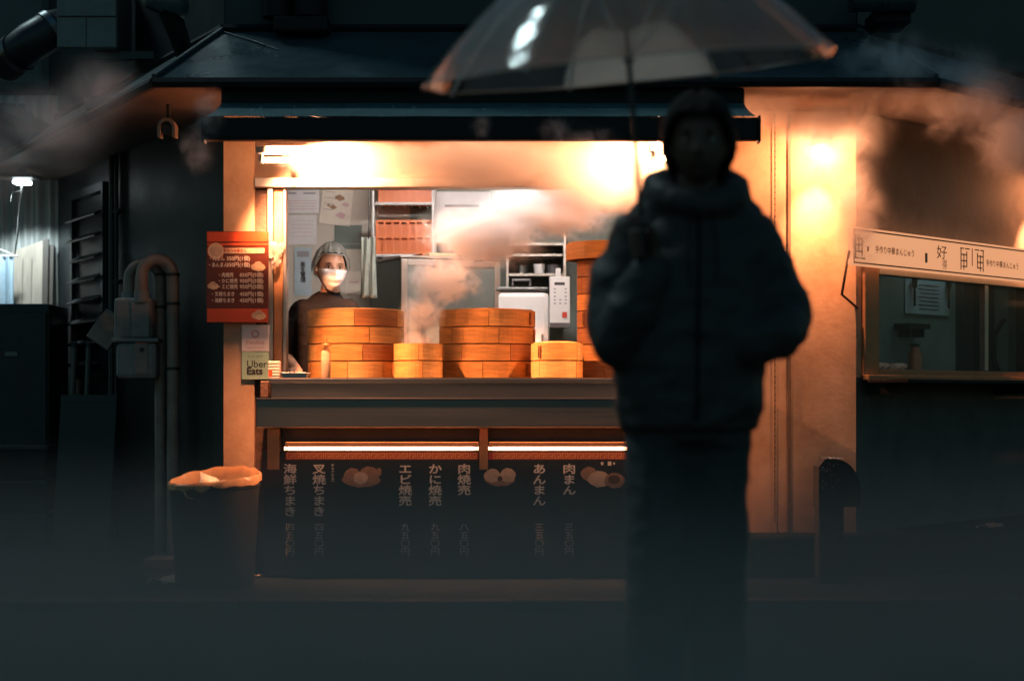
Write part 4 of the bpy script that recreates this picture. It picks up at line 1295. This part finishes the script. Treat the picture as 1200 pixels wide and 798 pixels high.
# ================================================================== PEOPLE
def head_point(u, v, off=0.0, wide=1.0):
    """u: angle round the head (0 = face, -Y), v: -1 chin .. 1 crown"""
    ph = v * PI/2
    cz = math.sin(ph); cr = math.cos(ph)
    sx, sy = math.sin(u), -math.cos(u)
    x = .077*wide*cr*sx; y = .096*cr*sy; z = .118*cz
    fwd = max(0.0, -sy)
    if z < 0:
        t = -z/.118
        x *= 1 - .26*t**1.4
        if sy < 0: y *= 1 + .10*t; y += -.012*t*fwd*cr
        else: y *= 1 - .30*t; 
    g = lambda a, s: math.exp(-(a/s)**2)
    if sy < 0:
        y -= .021*g(x, .011)*(g(z + .030, .015)*1.0 + .55*g(z + .008, .020))        # nose
        y += .008*(g(x - .032, .016) + g(x + .032, .016))*g(z - .004, .013)          # sockets
        y -= .004*g(abs(x) - .030, .026)*g(z - .030, .012)                           # brow
        y -= .006*g(x, .022)*g(z + .062, .010)                                       # lips
        y += .004*g(x, .03)*g(z + .078, .008)
        y -= .006*g(x, .02)*g(z + .100, .014)                                        # chin
    p = Vector((x, y, z))
    if off:
        p += Vector((sx*cr, sy*cr, cz)).normalized()*off
    return p


def head_grid(q, M, off=0.0, keep=None, nu=56, nv=40, wide=1.0, bump=None):
    idx = {}
    def vid(i, j):
        i %= nu
        if (i, j) not in idx:
            u = 2*PI*i/nu; v = -1 + 2*j/nv
            o_ = off(u, v) if callable(off) else off
            idx[(i, j)] = len(q.v); q.v.append(M @ head_point(u, v, o_, wide))
        return idx[(i, j)]
    for i in range(nu):
        for j in range(nv):
            u = 2*PI*(i + .5)/nu; v = -1 + 2*(j + .5)/nv
            if keep and not keep(math.atan2(math.sin(u), math.cos(u)), v): continue
            q.f.append((vid(i, j), vid(i+1, j), vid(i+1, j+1), vid(i, j+1)))
    return q


def ears(q, M):
    for s in (-1, 1):
        k = len(q.v)
        q.ball((0, 0, 0), (.010, .018, .030), 10, 8)
        X = M @ Matrix.Translation((s*.079, .008, -.006)) @ Matrix.Rotation(s*R(18), 4, 'Z')
        for i in range(k, len(q.v)): q.v[i] = X @ q.v[i]


def eyes(parent, M, skin):
    for s in (-1, 1):
        X = M @ Matrix.Translation((s*.0315, -.0775, .004))
        o = MB().ball((0, 0, 0), (.0125, .011, .0062), 14, 10).xf(X).build('eye', 'eye_white', parent, smooth=True)
        MB().ball((0, -.0078, 0), (.0058, .004, .0058), 12, 8).xf(X).build('iris', 'iris', o, smooth=True)
        MB().tube([X @ Vector((-.016, -.007, .0065)), X @ Vector((-.006, -.0118, .0095)), X @ Vector((.006, -.0118, .0095)), X @ Vector((.016, -.006, .0060))], [.001, .0022, .0022, .001], 6).build('eyelid', 'brow', o, smooth=True)
        MB().tube([X @ Vector((-.017*s*-1 - .0, -.014, .021)), X @ Vector((0, -.0175, .0255)), X @ Vector((.018*s, -.010, .022))] if False else
                  [X @ Vector((-.018, -.0125 + (.006 if s < 0 else 0), .020)), X @ Vector((0, -.0175, .0245)), X @ Vector((.018, -.0125 + (.006 if s > 0 else 0), .020))], [.0012, .0026, .0012], 6).build('eyebrow', 'brow', parent, smooth=True)


def hand(q, wrist, d, nrm, curl=.35, size=1.0, thumb_side=1):
    """palm and five fingers; d = pointing direction, nrm = back of the hand"""
    d = Vector(d).normalized(); nrm = (Vector(nrm) - d*Vector(nrm).dot(d)).normalized(); sd = d.cross(nrm)*thumb_side
    w = Vector(wrist)
    for k, o_ in enumerate((-.026, -.009, .009, .026)):
        q.limb([w + sd*o_*.5*size, w + (d*.085 + sd*o_)*size], [.017*size, .014*size], 10)
    for k, (o_, L) in enumerate(((-.029, .058), (-.010, .072), (.010, .078), (.029, .07))):
        p = w + (d*.085 + sd*o_)*size; pts = [p]; a = 0
        for seg in range(3):
            a += curl
            p = p + (d*math.cos(a) - nrm*math.sin(a))*L*size*(.45, .32, .23)[seg]
            pts.append(p)
        q.limb(pts, [.0095*size, .009*size, .0085*size, .0075*size], 8)
    b0 = w + (d*.025 + sd*.025)*size
    q.limb([b0, b0 + (d*.03 + sd*.028 - nrm*.01)*size, b0 + (d*.055 + sd*.034 - nrm*.022)*size], [.014*size, .011*size, .009*size], 8)


# ------------------------------------------------------------------ the worker
wk = thing('person', 'stall worker in a black shirt, white face mask and hair net behind the counter', 'person', (-1.035, 1.20, .05))
HM = Matrix.Translation((.035, -.01, 1.540)) @ Matrix.Rotation(R(17), 4, 'Z') @ Matrix.Rotation(R(3), 4, 'Y')
q = MB(); head_grid(q, HM); ears(q, HM)
q.limb([(.015, .03, 1.33), (.03, .015, 1.46)], [.060, .050])
q.loft([((0, .02, .9), .13, .09), ((0, .02, 1.2), .14, .09), ((0, .02, 1.34), .10, .07)])
for s in (-1, 1):
    el = Vector((s*.225, .04, 1.06)); wr = Vector((s*.16 + .02, -.16, .985))
    q.limb([(s*.12, .02, 1.30), (s*.185, .025, 1.21), el, wr], [.042, .042, .040, .028])
    hand(q, wr, (-.1*s, -1, -.12), (0, -.1, 1), .3, .95, -s)
    q.limb([(s*.09, .02, .92), (s*.095, .01, .48), (s*.095, .03, .08)], [.07, .05, .04])
body = remesh(q, 'body', 'skin', wk, .0055, 2)
eyes(wk, HM, 'skin')
q = MB()
q.loft([((0, .02, .80), .175, .12), ((0, .02, .95), .160, .11), ((0, .015, 1.12), .172, .118), ((0, .015, 1.25), .178, .118), ((0, .02, 1.33), .160, .10), ((.005, .02, 1.375), .105, .078), ((.015, .02, 1.412), .066, .062)])
for s in (-1, 1):
    q.limb([(s*.125, .02, 1.315), (s*.185, .025, 1.22), (s*.225, .04, 1.08)], [.066, .062, .056])
remesh(q, 'shirt', 'shirt_black', wk, .008, 5, .0045, 7)
MB().lathe([(.062, 0), (.066, -.004), (.064, -.012)], 24).xf(Matrix.Translation((.018, .012, 1.417)) @ Matrix.Rotation(R(10), 4, 'X')).build('collar', 'shirt_black', wk, smooth=True)
q = MB()
q.loft([((0, .02, .76), .165, .115), ((0, .02, .86), .17, .118)])
for s in (-1, 1): q.limb([(s*.085, .02, .82), (s*.095, .012, .45), (s*.095, .03, .06)], [.09, .068, .06])
remesh(q, 'trousers', 'trousers', wk, .012, 4, .005)
for s in (-1, 1): MB().ball((s*.095, -.02, .04), (.05, .13, .045), 14, 8).build('shoe', 'shoe', wk, smooth=True)
# hair under the net, then the net, mask and straps
nv_ = lambda u: .38 if abs(u) < .9 else (.38 - (abs(u) - .9)*.62 if abs(u) < 1.55 else -.023 - (abs(u) - 1.55)*.16)
ku = lambda u, v: v > nv_(u)
q = head_grid(MB(), HM, .008, lambda u, v: ku(u, v - .06)); q.build('hair', 'hair', wk, smooth=True)
offn = lambda u, v: .026 + .014*max(0, -math.cos(u))*(1 - abs(v - .1)) + .010*max(0, v - .2) + .003*mnoise.noise(Vector((math.sin(u)*5, math.cos(u)*5, v*6))) + .0035*math.sin(u*15 + 3*v)
q = head_grid(MB(), HM, offn, ku); o = q.build('hair_net', 'hairnet', wk, smooth=True)
rim = []
for k in range(57):
    u = -PI + 2*PI*k/56
    v = nv_(u)
    rim.append(HM @ head_point(u, v + .01, .017))
MB().tube(rim, .0030, 6).build('elastic_band', 'net_edge', o, smooth=True)
q = MB(); nu, nv = 22, 14
for j in range(nv + 1):
    for i in range(nu + 1):
        u = -1.22 + 2.44*i/nu; t_ = j/nv; v = -.78 + .74*t_
        p = head_point(u, v, .0)
        e = abs(u)/1.22
        out = .010 + .020*(1 - e*e) * math.sin(PI*min(1, .15 + .8*t_)) + .0026*math.sin(t_*PI*7)*(1 - e)
        dirn = Vector((math.sin(u), -math.cos(u), 0))
        p = Vector((p.x*(1.0), min(p.y, -.052 if e < .6 else p.y), p.z)) + dirn*out
        p.z += -.012*(1 - e*e)*(1 - t_) + .004*e
        q.v.append(HM @ p)
for j in range(nv):
    for i in range(nu):
        a_ = j*(nu+1) + i; q.f.append((a_, a_+1, a_+nu+2, a_+nu+1))
mk_ = q.build('face_mask', 'mask_cloth', wk, smooth=True)
for s in (-1, 1):
    for v in (-.08, -.66):
        pa = HM @ (head_point(s*1.20, v, .011)); pb = HM @ Vector((s*.084, .016, -.005 if v > -.3 else -.03))
        MB().tube([pa, (pa + pb)/2 + Vector((s*.004, 0, 0)), pb], .0016, 5).build('strap', 'mask_cloth', mk_)

# ------------------------------------------------------------------ the man with the umbrella
mn = thing('person', 'dark silhouetted man in a hooded jacket holding a clear umbrella in the street', 'person', (.50, -3.80, -.05))
ox = Vector((.50, -3.80, -.05))
def Mn(x, y, z): return Vector((x, y, z)) - ox
HM2 = Matrix.Translation(Mn(.524, -3.83, 1.600)) @ Matrix.Rotation(R(-7), 4, 'Z')
Hp = Mn(.360, -3.955, 1.314)
axis = Vector((-.0872, -.104, .9906)).normalized()
q = MB(); head_grid(q, HM2, wide=1.05); ears(q, HM2)
q.limb([Mn(.515, -3.79, 1.33), Mn(.52, -3.80, 1.50)], [.075, .064])
q.loft([((0, .0, .95), .14, .1), ((0, 0, 1.2), .15, .1), ((0, 0, 1.42), .11, .08)])
wr = Mn(.395, -3.93, 1.265)
q.limb([Mn(.33, -3.82, 1.36), Mn(.30, -3.84, 1.06), wr], [.05, .045, .030])
# gripping hand: palm beside the shaft, four fingers wrapped round it, thumb closing over
sd = Vector((.93, .37, 0)).normalized(); fw = axis.cross(sd).normalized()
for k in range(4):
    z_ = .030 - .021*k
    base = Hp + axis*z_
    q.limb([wr, base + sd*.030], [.020, .014], 8)
    pts = [base + sd*.030*math.cos(a_) + fw*.027*math.sin(a_) for a_ in [R(x_) for x_ in (0, 50, 100, 150, 195, 235)]]
    q.limb([base + sd*.034 + fw*-.004] + pts, [.012, .0105, .010, .0098, .0095, .009, .008], 8)
q.limb([wr, Hp + axis*.02 + sd*.028 - fw*.014, Hp + axis*.048 + sd*.008 - fw*.022, Hp + axis*.058 - sd*.012 - fw*.018], [.018, .013, .011, .009], 8)
w2 = Mn(.672, -3.90, 1.055)
q.limb([Mn(.70, -3.80, 1.36), Mn(.768, -3.76, 1.11), w2], [.05, .045, .032])
hand(q, w2 + Vector((-.045, .11, .0)), (-.7, .35, -.6), (.4, -.9, 0), .25, .9, 1)
q.limb([(-.085, 0, .95), (-.092, -.035, .5), (-.10, -.06, .10)], [.08, .055, .045]); q.limb([(.085, 0, .95), (.075, .01, .5), (.088, .06, .10)], [.08, .055, .045])
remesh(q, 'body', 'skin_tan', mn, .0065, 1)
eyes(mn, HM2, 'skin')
kh = lambda u, v: v > (.36 if abs(u) < .8 else (.36 - (abs(u) - .8)*.9 if abs(u) < 1.3 else (-.02 if abs(u) < 1.55 else -.5)))
q = head_grid(MB(), HM2, lambda u, v: .014 + .012*max(0, v) + .006*mnoise.noise(Vector((math.sin(u)*7, math.cos(u)*7, v*9))) + .013*abs(math.sin(u)), kh, wide=1.05)
o = q.build('hair', 'hair', mn, smooth=True); s_ = o.modifiers.new('s', 'SOLIDIFY'); s_.thickness = -.012
# jacket: torso, hood, sleeves grown into one skin
q = MB()
q.loft([(Mn(.50, -3.80, .80), .195, .15), (Mn(.50, -3.80, .86), .208, .16), (Mn(.50, -3.80, 1.0), .212, .165), (Mn(.505, -3.80, 1.15), .212, .16), (Mn(.51, -3.79, 1.28), .205, .15), (Mn(.512, -3.785, 1.36), .165, .125), (Mn(.518, -3.785, 1.43), .12, .095)])
for (a_, b2) in ((0, 0),):
    n_ = 20; ring = []
    for k in range(n_):
        an = 2*PI*k/n_
        ring.append(Mn(.522 + .108*math.sin(an), -3.785 - .100*math.cos(an), 1.462 - .040*math.cos(an) + .010*math.sin(an)**2))
    for k in range(n_):
        fr_ = (1 + math.cos(2*PI*k/n_))/2
        q.limb([ring[k], ring[(k+1) % n_]], [.054 - .014*fr_, .054 - .014*fr_], 10)
q.limb([Mn(.44, -3.70, 1.46), Mn(.52, -3.64, 1.46), Mn(.60, -3.70, 1.45)], [.07, .085, .07], 12)
q.limb([Mn(.52, -3.78, 1.42), Mn(.40, -3.78, 1.375)], [.09, .08], 12); q.limb([Mn(.52, -3.78, 1.42), Mn(.645, -3.78, 1.37)], [.09, .08], 12)      # hood lying on the back
for (a_, r_) in (((.355, .40), .09),):
    pass
q.limb([Mn(.360, -3.79, 1.315), Mn(.312, -3.80, 1.22), Mn(.298, -3.82, 1.10), Mn(.305, -3.85, 1.045)], [.092, .094, .088, .082], 14)
q.limb([Mn(.305, -3.85, 1.045), Mn(.34, -3.90, 1.13), Mn(.380, -3.925, 1.225)], [.082, .074, .058], 14)
q.limb([Mn(.675, -3.79, 1.305), Mn(.732, -3.78, 1.20), Mn(.778, -3.765, 1.120)], [.092, .090, .080], 14)
q.limb([Mn(.778, -3.765, 1.120), Mn(.742, -3.85, 1.075), Mn(.650, -3.895, 1.045)], [.080, .076, .070], 14)
jk = remesh(q, 'jacket', 'jacket', mn, .010, 7, .0075, 6.5, 3.1)
MB().tube([Mn(.515, -3.915, 1.40), Mn(.512, -3.955, 1.28), Mn(.508, -3.975, 1.1), Mn(.505, -3.972, .83)], .005, 6).build('zip', 'shirt_black', jk)
for s in (-.03, .03): MB().tube([Mn(.52 + s, -3.925, 1.41), Mn(.52 + s*1.3, -3.968, 1.30), Mn(.52 + s*1.2, -3.985, 1.2)], .003, 5).build('drawstring', 'shirt_black', jk)
q = MB()
q.loft([((0, 0, .82), .165, .13), ((0, 0, .95), .18, .14)])
q.limb([(-.080, 0, .90), (-.092, -.035, .5), (-.100, -.06, .09)], [.100, .090, .080]); q.limb([(.080, 0, .90), (.072, .01, .5), (.085, .06, .09)], [.098, .088, .080])
remesh(q, 'trousers', 'trousers', mn, .014, 5, .006)
for s in (-1, 1):
    fy_ = -.06 if s < 0 else .06
    q = MB().limb([(s*.095, fy_ + .04, .05), (s*.10, fy_ - .08, .042), (s*.105, fy_ - .15, .035)], [.05, .045, .034]); remesh(q, 'shoe', 'shoe', mn, .012, 3)

# ------------------------------------------------------------------ clear umbrella
um = thing('umbrella', 'clear vinyl umbrella with a dark shaft held over the man', 'umbrella', (.319, -4.0, 1.777), rot=(R(6), R(-5), 0))
RU, HU = .570, .34
def canopy_z(t): return HU*(1 - t**2.0)
NS = 8
q = MB(); na, nr = NS*8, 16
for i in range(na):
    an = 2*PI*i/na + .25
    ph = (i % 8)/8
    sc_ = math.sin(PI*ph)**2
    for j in range(nr + 1):
        t_ = j/nr
        r_ = RU*t_*(1 - .050*sc_*t_**2)
        q.v.append(Vector((r_*math.cos(an), r_*math.sin(an), canopy_z(t_) - .010*sc_*math.sin(PI*t_) + .004*mnoise.noise(Vector((an*3, t_*6, 0)))*t_)))
for i in range(na):
    for j in range(nr):
        i2 = (i+1) % na
        if j == 0: q.f.append((i*(nr+1), i*(nr+1)+1, i2*(nr+1)+1))
        else: q.f.append((i*(nr+1)+j, i2*(nr+1)+j, i2*(nr+1)+j+1, i*(nr+1)+j+1))
cn = q.build('canopy', 'vinyl', um, smooth=True)
hem = []
for i in range(na + 1):
    an = 2*PI*i/na + .25; sc_ = math.sin(PI*((i % 8)/8))**2
    hem.append(Vector((RU*(1 - .05*sc_)*math.cos(an), RU*(1 - .05*sc_)*math.sin(an), 0)))
MB().tube(hem, .0032, 5).build('hem', 'vinyl_edge', cn, smooth=True)
for k in range(NS):
    an = 2*PI*k/NS + .25
    pts = [Vector((RU*t_*math.cos(an), RU*t_*math.sin(an), canopy_z(t_) - .006)) for t_ in [i/10 for i in range(11)]]
    rb = MB().tube(pts, .0030, 6).build('rib', 'white_plastic', um, smooth=True)
    MB().ball(pts[-1], .006, 8, 6).build('tip', 'white_plastic', rb, smooth=True)
    MB().tube([(.012*math.cos(an), .012*math.sin(an), .04), (RU*.45*math.cos(an), RU*.45*math.sin(an), canopy_z(.45) - .009)], .0024, 6).build('stretcher', 'white_plastic', um)
MB().tube([(0, 0, -.56), (0, 0, HU + .05)], .0075, 10).build('shaft', 'dark_metal', um, smooth=True)
MB().lathe([(.0076, .02), (.014, .02), (.014, .06), (.0076, .06)], 12).build('runner', 'grey_plastic', um, smooth=True)
MB().lathe([(.012, HU - .02), (.014, HU + .004), (.006, HU + .05), (.001, HU + .06)], 10).build('ferrule', 'grey_plastic', um, smooth=True)
MB().tube([(0, 0, -.54), (0, 0, -.62), (.006, 0, -.65), (.03, 0, -.672), (.055, 0, -.65), (.06, 0, -.625)], .012, 10).build('handle', 'white_plastic', um, smooth=True)


# ================================================================== STEAM
def steam(name, blobs, density, nscale, label, lo=.42, hi=.72, detail=4, color=(1, 1, 1), soft=.55, aniso=.15, distort=.6, seed=0.0, rough=.58, step=1.0):
    """blobs: (center, radii); one volume whose puffs come from noise inside the union of soft ellipsoids"""
    bm = bmesh.new()
    for c, r in blobs:
        for k in range(70):
            zz = 1 - 2*(k + .5)/70; rr_ = math.sqrt(1 - zz*zz); an = k*2.39996
            bm.verts.new((c[0] + r[0]*rr_*math.cos(an), c[1] + r[1]*rr_*math.sin(an), c[2] + r[2]*zz))
    res = bmesh.ops.convex_hull(bm, input=bm.verts)
    bmesh.ops.delete(bm, geom=[v for v in bm.verts if not v.link_faces], context='VERTS')
    me = bpy.data.meshes.new(name); bm.to_mesh(me); bm.free()
    o = bpy.data.objects.new(name, me); COL.objects.link(o)
    tag(o, label, 'steam', kind='stuff')
    m = bpy.data.materials.new(name); m.use_nodes = True
    nt = m.node_tree; nt.nodes.clear(); N = nt.nodes.new; Lk = nt.links.new
    out = N('ShaderNodeOutputMaterial')
    tc = N('ShaderNodeTexCoord')
    nz0 = N('ShaderNodeTexNoise'); nz0.inputs['Scale'].default_value = nscale*.55; nz0.inputs['Detail'].default_value = 1
    Lk(tc.outputs['Object'], nz0.inputs['Vector'])
    wv = N('ShaderNodeVectorMath'); wv.operation = 'MULTIPLY_ADD'
    wv.inputs[1].default_value = (.16/nscale*2.2,)*3
    Lk(nz0.outputs['Color'], wv.inputs[0]); Lk(tc.outputs['Object'], wv.inputs[2])
    cur = None
    for c, r in blobs:
        s1 = N('ShaderNodeVectorMath'); s1.operation = 'SUBTRACT'; s1.inputs[1].default_value = Vector(c) + Vector((1, 1, 1))*(.08/nscale*2.2)
        Lk(wv.outputs[0], s1.inputs[0])
        s2 = N('ShaderNodeVectorMath'); s2.operation = 'DIVIDE'; s2.inputs[1].default_value = r
        Lk(s1.outputs[0], s2.inputs[0])
        s3 = N('ShaderNodeVectorMath'); s3.operation = 'LENGTH'; Lk(s2.outputs[0], s3.inputs[0])
        s4 = N('ShaderNodeMapRange'); s4.interpolation_type = 'SMOOTHSTEP'
        s4.inputs[1].default_value = .97; s4.inputs[2].default_value = 1 - soft
        Lk(s3.outputs['Value'], s4.inputs[0])
        if cur is None: cur = s4.outputs[0]
        else:
            mx = N('ShaderNodeMath'); mx.operation = 'MAXIMUM'; Lk(cur, mx.inputs[0]); Lk(s4.outputs[0], mx.inputs[1]); cur = mx.outputs[0]
    mp = N('ShaderNodeMapping'); mp.inputs['Location'].default_value = (seed, seed*.7, seed*1.3)
    Lk(tc.outputs['Object'], mp.inputs[0])
    nz = N('ShaderNodeTexNoise'); nz.inputs['Scale'].default_value = nscale; nz.inputs['Detail'].default_value = detail
    nz.inputs['Roughness'].default_value = rough; nz.inputs['Distortion'].default_value = distort
    Lk(mp.outputs[0], nz.inputs['Vector'])
    ad = N('ShaderNodeMath'); ad.operation = 'MULTIPLY_ADD'; ad.inputs[1].default_value = .22
    Lk(cur, ad.inputs[0]); Lk(nz.outputs['Fac'], ad.inputs[2])
    rp = N('ShaderNodeMapRange'); rp.interpolation_type = 'SMOOTHSTEP'
    rp.inputs[1].default_value = lo + .12; rp.inputs[2].default_value = hi + .12
    Lk(ad.outputs[0], rp.inputs[0])
    ml = N('ShaderNodeMath'); ml.operation = 'MULTIPLY'; Lk(cur, ml.inputs[0]); Lk(rp.outputs[0], ml.inputs[1])
    m2 = N('ShaderNodeMath'); m2.operation = 'MULTIPLY'; Lk(ml.outputs[0], m2.inputs[0]); m2.inputs[1].default_value = density
    pv = N('ShaderNodeVolumePrincipled'); pv.inputs['Color'].default_value = (*color, 1); pv.inputs['Anisotropy'].default_value = aniso
    Lk(m2.outputs[0], pv.inputs['Density'])
    Lk(pv.outputs[0], out.inputs['Volume'])
    me.materials.append(m)
    m.cycles.volume_step_rate = step
    return o


def blob(px, py, y, rx, ry, rz):
    p = at(px, py, y); d = y - CAM_Y
    return (tuple(p), (rx*d/FPX, ry, rz*d/FPX))


# under the awning, before the header
steam('awning_steam', [blob(450, 188, .02, 140, .22, 30), blob(570, 191, .02, 160, .25, 38), blob(690, 205, .05, 100, .26, 60), blob(770, 215, .1, 70, .24, 60)], 9, 4.0,
      'warm lit steam rolling under the awning over the stall opening', lo=.16, hi=.58, seed=2, detail=6, distort=1.0, step=.6)
steam('steamer_plume', [blob(488, 402, .235, 26, .09, 24), blob(496, 366, .24, 36, .12, 38), blob(520, 330, .27, 58, .16, 42), blob(565, 278, .5, 95, .25, 52), blob(640, 248, .6, 110, .28, 48)], 34, 11,
      'white steam rising from the low stack of small steamers', lo=.38, hi=.78, seed=5, detail=8, soft=.7, distort=1.4, rough=.62, step=.45)
steam('wall_steam', [blob(900, 122, -.1, 80, .25, 46), blob(975, 150, -.05, 95, .28, 74), blob(1045, 92, -.25, 100, .3, 74), blob(1125, 110, -.25, 105, .3, 72), blob(1003, 255, .05, 48, .2, 105), blob(1190, 165, -.1, 70, .3, 66)], 13, 6.0,
      'orange and olive steam billowing in front of the plaster wall', lo=.34, hi=.80, seed=9, detail=8, soft=.85, distort=1.5, rough=.62, step=.4)
steam('alley_steam', [blob(55, 150, -.9, 110, .4, 75), blob(-10, 190, -.9, 90, .4, 70), blob(110, 110, -.8, 80, .3, 60)], 2.6, 4.0,
      'grey steam drifting over the alley beside the roof corner', lo=.30, hi=.78, seed=14, soft=.9, detail=7, distort=1.2, step=.6)
steam('lip_steam', [blob(243, 130, -.9, 34, .14, 44), blob(232, 175, -.8, 36, .14, 46)], 4.0, 11, 'small wisp of steam curling round the end of the awning bar', lo=.4, hi=.75, seed=3, soft=.9, detail=6, distort=1.2)
steam('bar_steam', [blob(650, 152, -.95, 40, .08, 30), blob(690, 165, -.92, 50, .08, 28), blob(566, 150, -.95, 20, .06, 26)], 5.0, 11, 'thin wisp of steam rising before the awning bar', lo=.42, hi=.75, seed=4, soft=.9, detail=6, distort=1.2)

# low mist lying over the wet street, thinning with height
q = MB().box(-7, 7, -8.4, -2.2, -.045, 1.0)
ms = tag(q.build('street_mist', 'asphalt'), 'thin dark mist lying low over the street before the stall', 'mist', kind='stuff')
m = bpy.data.materials.new('street_mist'); m.use_nodes = True
nt = m.node_tree; nt.nodes.clear()
out = nt.nodes.new('ShaderNodeOutputMaterial'); tc = nt.nodes.new('ShaderNodeTexCoord'); sx_ = nt.nodes.new('ShaderNodeSeparateXYZ')
nt.links.new(tc.outputs['Object'], sx_.inputs[0])
mr = nt.nodes.new('ShaderNodeMapRange'); mr.interpolation_type = 'SMOOTHSTEP'
mr.inputs[1].default_value = .80; mr.inputs[2].default_value = -.05; mr.inputs[3].default_value = 0; mr.inputs[4].default_value = 1.05
nt.links.new(sx_.outputs['Z'], mr.inputs[0])
pv = nt.nodes.new('ShaderNodeVolumePrincipled'); pv.inputs['Color'].default_value = (.21, .245, .25, 1)
nt.links.new(mr.outputs[0], pv.inputs['Density']); nt.links.new(pv.outputs[0], out.inputs['Volume'])
ms.data.materials.clear(); ms.data.materials.append(m)
